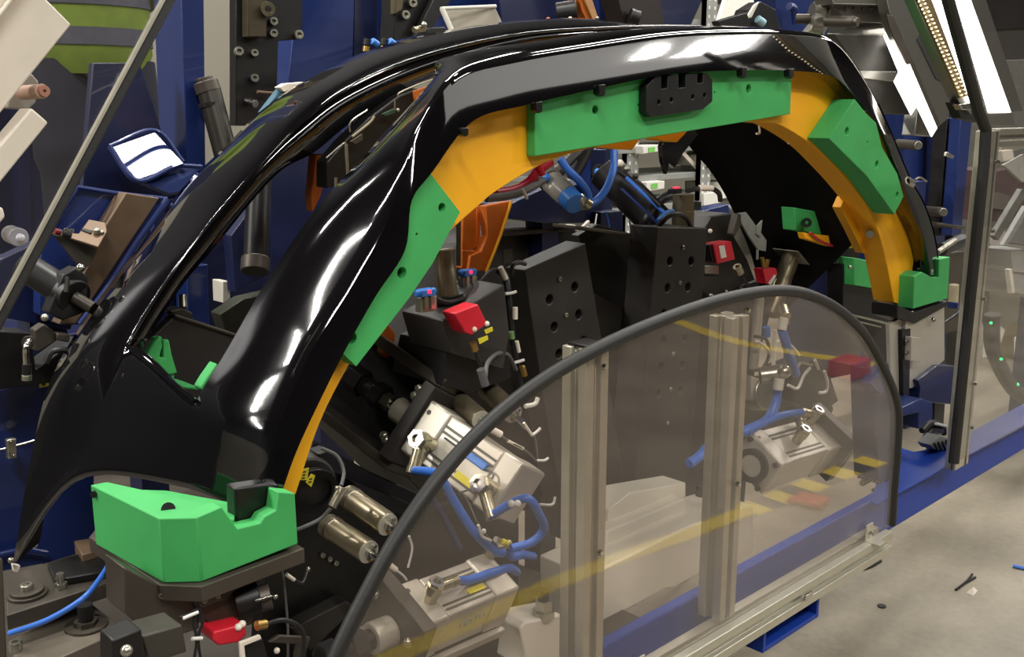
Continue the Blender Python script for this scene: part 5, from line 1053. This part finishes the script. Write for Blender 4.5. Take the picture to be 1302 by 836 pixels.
simple('black_back_bulkhead', 'black bulkhead behind the right end of the machine', 'steel panel', [
    ('p', 'sheet', [(985, 330), (1010, 240), (1130, 250), (1146, 330), (1146, 420), (1072, 410), (1050, 370)], 2.35, .05, black_ox), ('p', 'blue_part', [(1000, 352), (1074, 340), (1118, 400), (1112, 470), (1040, 485), (1004, 470)], 2.30, .03, blue_dark), ('p', 'grey_part', [(1008, 236), (1062, 240), (1058, 262), (1010, 262)], 2.30, .03, dark_steel)])
simple('grey_bent_bracket', 'bright grey bent sheet bracket beside the red sensor with white label', 'bracket', [
    ('p', 'strap', [(940, 271), (949, 270), (962, 288), (975, 306), (974, 320), (964, 318), (952, 300), (943, 284)], 1.5, .006, shelf_m), ('p', 'hook', [(963, 288), (970, 280), (967, 302), (962, 298)], 1.495, .006, shelf_m), ('p', 'edge', [(938, 272), (943, 272), (942, 288), (934, 302), (932, 298)], 1.5, .02, dark_steel), ('t', 'leg', [(963, 318, 1.5), (963, 330, 1.5)], 1.6, shelf_m)])
simple('dark_gear_box', 'dark angled box carrying the red sensor with white label', 'machine box', [
    ('p', 'box_body', [(896, 290), (905, 276), (938, 272), (934, 302), (950, 330), (960, 356), (905, 380), (893, 370)], 1.56, .15, burn), ('p', 'lower_box', [(870, 380), (970, 356), (985, 380), (960, 470), (945, 660), (800, 680), (800, 560)], 1.62, .12, black_ox),
    ('p', 'small_plate', [(897, 338), (914, 338), (914, 349), (897, 348)], 1.55, .004, zinc), ('b', 'screw', (903, 294, 1.55), 3, white_pl), ('b', 'screw', (904, 376, 1.55), 3, zinc), ('b', 'screw', (923, 371, 1.55), 3, zinc), ('b', 'screw', (942, 367, 1.55), 3, zinc)])
simple('blue_cross_block', 'blue painted block with small green sticker behind the short metal column', 'block', [
    ('p', 'block_body', [(880, 272), (926, 260), (928, 272), (882, 285)], 1.8, .05, blue), ('p', 'sticker', [(893, 272), (899, 271), (899, 276), (893, 277)], 1.799, .001, mat('green_patch', (120, 140, 70), .6)), ('p', 'upright', [(882, 256), (892, 256), (892, 270), (882, 273)], 1.82, .03, black_ox)])
hose('black cable arching over the short metal column', [PY(874, 243, 1.5), PY(886, 240, 1.52), PY(904, 240, 1.52), PY(914, 246, 1.52), PY(916, 256, 1.52)], .0065, cable_black, name='black_cable')
tag(B().cyl(PY(890, 239, 1.515), PY(905, 239.5, 1.515), .0075).obj('cable_sleeve', white_pl), 'white sleeve on the black cable over the short metal column', 'sleeve')
hose('black cable looping in front of the short metal column', [PY(836, 290, 1.40), PY(846, 278, 1.38), PY(860, 272, 1.37), PY(872, 277, 1.38), PY(878, 288, 1.40)], .0055, cable_black, name='black_cable')
hose('grey cable bundle running to the right behind the blue cross block', [PY(924, 268, 1.84), PY(944, 258, 1.88), PY(960, 256, 1.9)], .014, cable_grey, name='grey_cable')
hose('thick black cable curving behind the top of the upright holed pillar', [PY(812, 300, 1.55), PY(822, 280, 1.5), PY(836, 258, 1.5), PY(852, 248, 1.5)], .012, cable_black, name='black_cable')
# ================================================================== CLUTTER UNDER THE TOP OF THE ARCH
simple('orange_oval_bracket', 'dull orange upright bracket with oval cutout behind the left green pad', 'bracket', [
    ('p', 'left_web', [(589, 268), (606, 262), (606, 314), (598, 325), (588, 320)], 1.50, .02, rust), ('p', 'right_web', [(618, 262), (650, 256), (636, 300), (618, 345), (596, 345), (598, 326), (612, 320), (620, 300)], 1.48, .02, rust),
    ('p', 'bottom_web', [(588, 318), (612, 320), (606, 345), (588, 342)], 1.49, .02, rust), ('p', 'cut_edge', [(606, 262), (611, 262), (611, 314), (606, 314)], 1.52, .04, rust), ('t', 'edge_lip', [(650, 256, 1.475), (636, 300, 1.475), (618, 346, 1.475)], 2, orange), ('c', 'steel_rod', (583, 268, 1.45), (583, 338, 1.45), 3, dark_steel)])
simple('orange_lower_tab', 'dull orange tab left of the black block below the green pad', 'tab', [('p', 'tab_body', [(492, 410), (503, 424), (502, 446), (494, 456), (488, 450)], 1.32, .02, rust)])
simple('blue_gear_housing', 'dark blue housing under the top of the orange arch', 'machine box', [
    ('p', 'front_plate', [(645, 262), (690, 240), (760, 232), (766, 270), (744, 284), (690, 284), (650, 278)], 1.75, .12, blue_dark), ('p', 'upright', [(750, 190), (772, 190), (768, 250), (752, 250)], 1.72, .04, blue), ('p', 'side_box', [(764, 270), (792, 268), (792, 296), (764, 292)], 1.72, .04, blue_dark), ('b', 'knob', (760, 219, 1.70), 5, fit_blue), ('r', 'knob_ring', (762, 219, 1.71), (762.5, 219.3, 1.70), 10, 6, dark_steel)])
simple('clear_filter_bowl', 'clear filter bowl with bright blue cap between the blue hoses', 'filter', [
    ('c', 'bowl', (698, 228, 1.52), (722, 250, 1.46), 15, mat('clear_bowl', (128, 124, 116), .25)), ('c', 'blue_cap', (718, 246, 1.47), (732, 260, 1.43), 14, fit_blue), ('c', 'head', (690, 220, 1.54), (700, 230, 1.51), 16, mat('grey_head', (96, 92, 86), .5)), ('b', 'blue_knob', (694, 226, 1.50), 6, fit_blue), ('t', 'bowl_rib', [(699, 238, 1.49), (712, 231, 1.49), (722, 230, 1.49)], 2, white_pl)])
simple('black_hose_pair', 'pair of black tubes rising behind the filter bowl', 'tube', [('t', 'tube', [(708, 222, 1.6), (722, 206, 1.6), (742, 186, 1.6)], 7, cable_black), ('t', 'tube', [(728, 226, 1.6), (740, 204, 1.6), (748, 186, 1.6)], 8, black_ox), ('c', 'collar', (706, 218, 1.58), (716, 210, 1.58), 6, dark_steel)])
hose('red hose looping under the orange arch', [PY(630, 246, 1.30), PY(652, 242, 1.30), PY(672, 232, 1.30), PY(684, 218, 1.30), PY(700, 206, 1.30)], .0085, mat('red_hose', (190, 30, 60), .4), name='red_hose')
tag(B().tube([PY(684, 210, 1.29), PY(690, 222, 1.29)], .006, n=10, smooth=False).obj('hose_clamp', MATS['red_sensor']), 'red clip on the red hose under the orange arch', 'clip')
gc = simple('grey_corrugated_cable', 'thick grey cable with a white tie below the red hose', 'cable', [('t', 'cable', [(618, 252, 1.28), (640, 250, 1.28), (664, 244, 1.28), (690, 230, 1.30)], 5.5, cable_grey), ('t', 'tie', [(664, 240, 1.265), (667, 246, 1.265), (670, 253, 1.265)], 2, tie_white)])
BG = 'blue air hoses in a V under the orange arch'
hose('left blue air hose of the V beside the filter bowl', [PY(712, 202, 1.46), PY(722, 216, 1.45), PY(738, 232, 1.44), PY(748, 248, 1.44), PY(746, 262, 1.44)], .0085, group=BG)
hose('right blue air hose of the V beside the black round cylinder', [PY(781, 192, 1.46), PY(780, 214, 1.45), PY(772, 238, 1.44), PY(760, 254, 1.44), PY(746, 262, 1.44)], .0085, group=BG)
simple('hose_elbow', 'grey elbow fitting at the bottom of the blue hose V', 'fitting', [('c', 'elbow_body', (737, 250, 1.43), (744, 264, 1.43), 6.5, zinc), ('r', 'collar', (744, 258, 1.425), (750, 262, 1.42), 7, 4, nickel)])
simple('black_blue_cylinder', 'black round cylinder with blue stripes slanting behind the blue hoses', 'cylinder', [
    ('c', 'barrel', (778, 226, 1.62), (838, 286, 1.5), 22, black_ox), ('c', 'head', (770, 216, 1.64), (784, 232, 1.61), 24, black_ox), ('t', 'blue_stripe', [(796, 226, 1.53), (824, 252, 1.48), (846, 272, 1.44)], 2.6, hose_blue), ('t', 'blue_stripe', [(790, 240, 1.53), (820, 268, 1.47), (836, 284, 1.44)], 1.8, blue), ('t', 'pipe', [(788, 218, 1.55), (816, 240, 1.5), (840, 262, 1.45)], 4, black_ox),
    ('b', 'cap', (788, 208, 1.56), 5, white_pl), ('b', 'cap', (808, 224, 1.54), 4, dark_steel), ('b', 'clip', (797, 215, 1.54), 4, zinc), ('c', 'fitting', (838, 276, 1.46), (846, 281, 1.45), 6, dark_steel), ('t', 'blue_tube', [(836, 280, 1.44), (848, 270, 1.44), (856, 268, 1.44)], 2.2, fit_blue)])
simple('thin_wires', 'thin pale wires hanging beside the blue side box', 'wire', [('t', 'wire', [(770, 268, 1.68), (774, 282, 1.68), (776, 296, 1.68)], .8, hose_blue), ('t', 'wire', [(759, 272, 1.68), (757, 284, 1.68), (755, 290, 1.68)], 1, tie_white), ('t', 'wire', [(800, 280, 1.66), (802, 292, 1.66), (800, 300, 1.66)], 1.2, cable_grey)])
simple('white_corner_piece', 'small white corner piece under the blue housing', 'piece', [('p', 'piece', [(742, 288), (750, 280), (751, 290), (748, 292)], 1.7, .01, white_pl), ('t', 'white_tube', [(720, 287, 1.7), (730, 288, 1.7), (734, 294, 1.7)], 2, white_pl)])
# cable bundle beside the left pillar
simple('cable_bundle', 'black cable bundle with white ties and labels down the side of the left holed pillar', 'cable', [
    ('t', 'bundle', [(632, 343, 1.27), (642, 352, 1.26), (646, 380, 1.25), (650, 420, 1.25), (656, 460, 1.25), (662, 496, 1.25)], 5, cable_black),
    ('t', 'black_cable', [(636, 342, 1.26), (624, 344, 1.24), (610, 358, 1.22)], 1.6, cable_black), ('t', 'tie', [(642, 374, 1.235), (650, 373, 1.235), (656, 371, 1.235)], 2, tie_white), ('t', 'tie', [(652, 462, 1.235), (660, 460, 1.235), (666, 458, 1.235)], 2, tie_white),
    ('c', 'white_sleeve', (636, 340, 1.25), (643, 355, 1.25), 3.6, white_pl), ('c', 'white_label', (655, 391, 1.235), (655, 406, 1.235), 3.4, white_pl), ('c', 'white_label', (657, 434, 1.235), (660, 448, 1.235), 2.6, white_pl), ('c', 'green_label', (650, 422, 1.235), (651, 431, 1.235), 3.6, mat('green_label', (110, 150, 90), .5)), ('c', 'brass_end', (664, 466, 1.235), (667, 478, 1.235), 4, brass), ('t', 'arch_cable', [(650, 350, 1.26), (652, 338, 1.26), (660, 334, 1.26), (668, 336, 1.26)], 3, cable_black)])
hose('grey cable arching from the red sensor to the cable bundle', [PY(617, 480, 1.10), PY(620, 462, 1.12), PY(632, 450, 1.14), PY(646, 452, 1.18), PY(656, 470, 1.22)], .0035, cable_grey, name='grey_cable')
hose('black cable ring around the foot of the bright metal column', [PY(552, 374, 1.17), PY(560, 382, 1.16), PY(574, 384, 1.16), PY(592, 378, 1.18), PY(600, 366, 1.2)], .0035, cable_black, name='black_cable')
# ================================================================== BLUE AIR HOSES SEEN THROUGH THE GUARD
hose('blue air hose leaving the upper elbow of the large silver cylinder', [sk1, PY(556, 604, 1.0), PY(575, 634, .99), PY(602, 676, .98), PY(628, 700, .98), PY(640, 704, .98)], .0062)
hose('blue air hose curling from the end of the large silver cylinder', [sk2, PY(668, 634, .93), PY(686, 656, .93), PY(691, 674, .94), PY(676, 690, .95), PY(650, 698, .96)], .0062)
hose('short blue air hose at the rear fitting of the bottom silver cylinder', [sk4, PY(650, 708, 1.03), PY(664, 706, 1.03), PY(678, 708, 1.05)], .0066)
hose('blue air hose lying over the bottom silver cylinder', [sk3, PY(598, 738, .99), PY(628, 728, .99), PY(648, 723, 1.0), PY(657, 728, 1.02)], .0066)
hose('dark blue air hose hanging behind the large silver cylinder', [PY(546, 628, 1.15), PY(560, 650, 1.15), PY(574, 676, 1.15), PY(584, 698, 1.15)], .005, blue)
hose('blue air hose running down from the brass fitting at the right of the guard', [PY(994, 420, 1.22), PY(999, 436, 1.22), PY(1005, 456, 1.23), PY(1012, 476, 1.25)], .011)
hose('blue air hose curving down from the big grey elbow at the right of the guard', [PY(989, 494, 1.2), PY(986, 514, 1.2), PY(975, 534, 1.2), PY(955, 545, 1.2), PY(930, 556, 1.22)], .011)
hose('blue air hose from the right silver cylinder joining the other blue hose', [sk5, PY(1000, 527, 1.19), PY(984, 532, 1.19), PY(968, 540, 1.2), PY(950, 550, 1.2)], .009)
hose('blue air hose end behind the second guard post', [PY(876, 590, 1.25), PY(890, 580, 1.25), PY(902, 566, 1.27)], .011)
simple('big_grey_elbow', 'big grey elbow fitting on the upper air hose at the right of the guard', 'fitting', [('c', 'elbow_body', (966, 478, 1.24), (996, 474, 1.2), 11, zinc), ('b', 'cap', (997, 473, 1.19), 9, zinc), ('c', 'white_nut', (991, 482, 1.19), (989, 496, 1.19), 6.5, cream)])
simple('brass_elbow', 'grey and brass elbow fitting near the top of the guard', 'fitting', [('c', 'elbow_body', (994, 392, 1.24), (998, 404, 1.22), 8, nickel), ('c', 'nut', (997, 404, 1.22), (994, 420, 1.22), 6, cream), ('c', 'brass_part', (1002, 398, 1.22), (1000, 412, 1.22), 4, brass)])
simple('silver_air_pipe', 'pale vertical pipe behind the second guard post', 'pipe', [('c', 'pipe', (966, 374, 1.4), (958, 470, 1.38), 6, silver), ('c', 'thin_pipe', (986, 420, 1.4), (983, 468, 1.4), 2.5, white_pl), ('c', 'blue_ring', (974, 416, 1.38), (975, 428, 1.38), 5, fit_blue), ('t', 'cable_ring', [(960, 428, 1.36), (974, 432, 1.36), (978, 450, 1.36), (970, 468, 1.36), (956, 472, 1.36)], 2.2, cable_black), ('t', 'cable_ring', [(962, 434, 1.35), (974, 442, 1.35), (980, 452, 1.35)], 2, white_pl)])
simple('grey_bell_housing', 'grey bell shaped housing behind the right silver cylinder', 'housing', [('c', 'bell', (956, 500, 1.4), (978, 500, 1.34), 22, zinc), ('p', 'fin', [(955, 478), (985, 490), (982, 505), (955, 510)], 1.36, .02, silver), ('p', 'dark_back', [(940, 476), (1000, 500), (1040, 470), (1060, 520), (1050, 548), (940, 548)], 1.56, .03, black_ox)])
simple('dark_valve_block', 'dark valve block with tangled white ties in the right part of the guard', 'valve', [
    ('p', 'valve_body', [(1004, 470), (1040, 456), (1056, 480), (1066, 510), (1040, 530), (1010, 512)], 1.45, .08, black_ox), ('t', 'tie', [(1002, 490, 1.42), (1014, 494, 1.42), (1022, 478, 1.42), (1030, 468, 1.42)], 2, tie_white), ('t', 'tie', [(1036, 458, 1.42), (1041, 470, 1.42)], 2, tie_white),
    ('t', 'tie', [(1048, 472, 1.42), (1052, 486, 1.42), (1050, 498, 1.42), (1041, 500, 1.42)], 2, tie_white), ('t', 'tie', [(1014, 470, 1.42), (1018, 462, 1.42), (1032, 464, 1.42)], 1.8, zinc), ('c', 'pipe', (1040, 524, 1.42), (1062, 546, 1.4), 3, dark_steel), ('b', 'cap', (1010, 448, 1.43), 4, brass), ('t', 'pale_hose', [(984, 436, 1.4), (996, 434, 1.4), (1008, 442, 1.4), (1016, 452, 1.4)], 2, cream)])
simple('blue_rear_post', 'blue post standing behind the right end of the guard', 'post', [('p', 'post_body', [(1112, 470), (1130, 462), (1140, 520), (1140, 610), (1116, 612)], PZ(1128, 612, .788).y, .05, blue_dark), ('p', 'knee', [(1106, 488), (1124, 466), (1134, 480), (1120, 502)], PZ(1128, 612, .788).y - .012, .02, blue)])
simple('bundle_ties', 'white cable ties on thin wires between the large silver cylinder and first guard post', 'tie', [
    ('t', 'tie', [(668, 517, 1.06), (680, 514, 1.06), (684, 506, 1.06)], 3, tie_white), ('t', 'tie', [(676, 554, 1.06), (682, 550, 1.06), (687, 545, 1.06)], 2, tie_white), ('t', 'tie', [(683, 586, 1.06), (692, 586, 1.06), (697, 583, 1.06)], 1.8, tie_white), ('t', 'tie', [(686, 642, 1.06), (702, 642, 1.06), (706, 632, 1.06)], 1.8, tie_white), ('t', 'tie', [(664, 598, 1.06), (674, 594, 1.06)], 2, tie_white),
    ('t', 'wire', [(656, 534, 1.09), (668, 546, 1.08), (680, 556, 1.07), (684, 586, 1.07)], 1.2, cable_grey), ('c', 'white_sleeve', (666, 538, 1.06), (676, 553, 1.06), 1.8, white_pl), ('c', 'white_sleeve', (646, 561, 1.05), (665, 571, 1.05), 2, white_pl), ('t', 'wire', [(612, 536, 1.07), (630, 549, 1.06), (648, 562, 1.05), (668, 573, 1.05), (683, 588, 1.06)], 1.4, cable_grey), ('c', 'clear_plug', (624, 546, 1.055), (637, 553, 1.05), 4.5, white_pl)])
simple('small_speed_valve', 'small speed valve with yellow knob below the large silver cylinder', 'valve', [('c', 'valve_body', (630, 686, .97), (638, 690, .97), 4, zinc), ('c', 'yellow_knob', (639, 689, .965), (645, 692, .965), 4, yellow), ('b', 'tie_head', (615, 676, .965), 3.5, tie_white), ('t', 'tie', [(608, 668, .965), (613, 682, .965), (624, 688, .965)], 2, tie_white), ('t', 'thin_wire', [(586, 625, 1.0), (596, 640, .99), (610, 670, .97), (636, 700, .98)], 1, cable_grey), ('b', 'double_clamp', (650, 641, .93), 5, tie_white), ('b', 'double_clamp', (658, 641, .93), 5, tie_white)])
simple('end_wire_plug', 'white plug with thin wire beside the lower damper cylinder', 'plug', [('c', 'plug_body', (494, 718, 1.0), (503, 725, 1.0), 4, white_pl), ('t', 'wire', [(503, 725, 1.0), (512, 732, 1.0), (517, 738, 1.0)], 1.6, tie_white), ('t', 'wire', [(520, 682, 1.0), (524, 698, 1.0), (519, 722, 1.0)], 1.6, tie_white)])
# ================================================================== FLOOR TAPE IN FRONT OF THE MACHINE (mirrored by the guard sheet)
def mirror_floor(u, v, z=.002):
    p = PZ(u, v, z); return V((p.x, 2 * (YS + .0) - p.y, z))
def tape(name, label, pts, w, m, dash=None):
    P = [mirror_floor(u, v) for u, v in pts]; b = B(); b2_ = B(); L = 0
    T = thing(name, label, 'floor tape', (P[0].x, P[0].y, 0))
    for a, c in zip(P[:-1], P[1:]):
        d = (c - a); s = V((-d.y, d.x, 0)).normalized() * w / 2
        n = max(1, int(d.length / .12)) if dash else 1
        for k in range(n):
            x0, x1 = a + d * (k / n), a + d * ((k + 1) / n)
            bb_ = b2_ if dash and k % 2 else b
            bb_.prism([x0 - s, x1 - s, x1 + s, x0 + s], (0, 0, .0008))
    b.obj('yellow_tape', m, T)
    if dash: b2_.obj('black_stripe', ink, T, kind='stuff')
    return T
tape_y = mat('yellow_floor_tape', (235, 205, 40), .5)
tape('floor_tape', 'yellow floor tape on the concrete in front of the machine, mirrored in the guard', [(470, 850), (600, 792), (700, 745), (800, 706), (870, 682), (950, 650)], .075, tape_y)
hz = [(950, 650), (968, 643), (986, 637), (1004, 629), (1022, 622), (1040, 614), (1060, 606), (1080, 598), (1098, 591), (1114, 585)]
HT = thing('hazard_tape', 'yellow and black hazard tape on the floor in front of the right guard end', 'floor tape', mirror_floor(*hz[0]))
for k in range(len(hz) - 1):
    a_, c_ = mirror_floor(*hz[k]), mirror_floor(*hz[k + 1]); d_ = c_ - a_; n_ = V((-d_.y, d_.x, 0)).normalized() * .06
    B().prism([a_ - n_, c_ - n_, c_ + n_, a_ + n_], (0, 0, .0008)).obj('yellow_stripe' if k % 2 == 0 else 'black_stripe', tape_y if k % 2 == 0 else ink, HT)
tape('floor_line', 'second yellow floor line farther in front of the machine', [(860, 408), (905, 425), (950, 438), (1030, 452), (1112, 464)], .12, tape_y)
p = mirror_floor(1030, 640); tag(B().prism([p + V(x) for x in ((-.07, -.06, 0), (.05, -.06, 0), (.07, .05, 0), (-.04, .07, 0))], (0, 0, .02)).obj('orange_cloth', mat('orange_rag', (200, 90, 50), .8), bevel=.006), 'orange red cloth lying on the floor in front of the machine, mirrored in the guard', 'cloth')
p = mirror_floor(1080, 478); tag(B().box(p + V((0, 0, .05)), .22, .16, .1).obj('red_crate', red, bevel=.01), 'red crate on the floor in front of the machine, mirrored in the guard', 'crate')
# ================================================================== FAR RIGHT BACKGROUND
def crate(label, x, y, sx, sy, sz, m, name='storage_cabinet', cat='cabinet'):
    T = thing(name, label, cat, (x, y, 0))
    B().b2((x - sx / 2, y - sy / 2, 0), (x + sx / 2, y + sy / 2, sz)).obj('body', m, T, bevel=.01)
    B().b2((x - sx / 2 - .004, y - sy / 2 + .03, .1), (x - sx / 2, y - .01, sz - .06)).obj('door', m, T, bevel=.004); B().b2((x - sx / 2 - .004, y + .01, .1), (x - sx / 2, y + sy / 2 - .03, sz - .06)).obj('door', m, T, bevel=.004)
    return T
crate('added dark cabinet out of view, darkening reflections in the black panel', -2.3, 4.0, 3.0, 1.0, 2.4, mat('charcoal_cabinet_paint', (26, 27, 31), .5), 'added_dark_cabinet')  # unseen dark mass added to darken what the gloss panel reflects
gcab = mat('grey_cabinet_paint', (104, 102, 96), .5)
crate('grey two door cabinet farthest right behind the guard', 9.2, 3.2, .6, 1.6, 1.9, gcab)
crate('taller grey cabinet nearer the back wall on the far right', 9.6, 5.0, .6, 1.6, 2.3, mat('dark_grey_cabinet_paint', (80, 78, 74), .5))
# ================================================================== MOUNTS THAT HOLD THE REAR PIECES
def find(n): return bpy.data.objects[n]
def stand(n, u, v, y, m=None, w=.03):
    p = PY(u, v, y); T = find(n); z0 = .601 if -1.3 < p.x < 1.36 and .95 < p.y < 3.0 else 0
    B().b2((p.x - w / 2, p.y, z0), (p.x + w / 2, p.y + w, p.z)).obj('support_leg', m or blue_dark, T)
def mount(n, u, v, y0, y1, r=.006):
    B().cyl(PY(u, v, y0), PY(u, v, y1), r, n=12).obj('mount_rod', black_ox, find(n))
stand('blue_cross_block', 890, 276, 1.815); stand('blue_rear_plate', 250, 470, 2.36); stand('black_back_bulkhead', 1060, 350, 2.36)
mount('small_valve_cluster', 555, 43, 1.92, 2.76); mount('push_fitting', 467, 55, 1.8, 2.53); mount('push_fitting.001', 489, 55, 1.8, 2.53)
mount('dark_round_ram', 325, 300, 1.72, 2.36); mount('locating_pin', 1152, 184, 1.6, 2.02); mount('locating_pin.001', 1178, 268, 1.6, 2.02); mount('white_cloth_wedge', 372, 108, 1.76, 2.52)
stand('wide_blue_column', 415, 190, 2.55, w=.12); stand('back_blue_plate', 600, 50, 2.79, w=.08); stand('blue_top_beam', 778, 25, 2.78, w=.05); stand('right_blue_column', 1163, 466, 2.05, w=.08); stand('right_blue_rails', 1214, 298, 1.58, w=.03)
stand('welded_blue_tray', 170, 252, 2.04, w=.06); stand('blue_box_bracket', 60, 395, 1.76, w=.06); stand('blue_back_panel', -20, 320, 4.2, w=.1); stand('dark_screen_panel', 1318, 380, 1.95); stand('grey_bin.001', 1318, 370, 1.7, w=.06); stand('dark_red_bundle', 1318, 260, 2.7, w=.06); stand('standin_drum', 1318, 535, 2.2, w=.08); stand('blue_gear_housing', 700, 282, 1.80, w=.06); stand('steel_shelving', 1100, 60, 4.2, shelf_m)
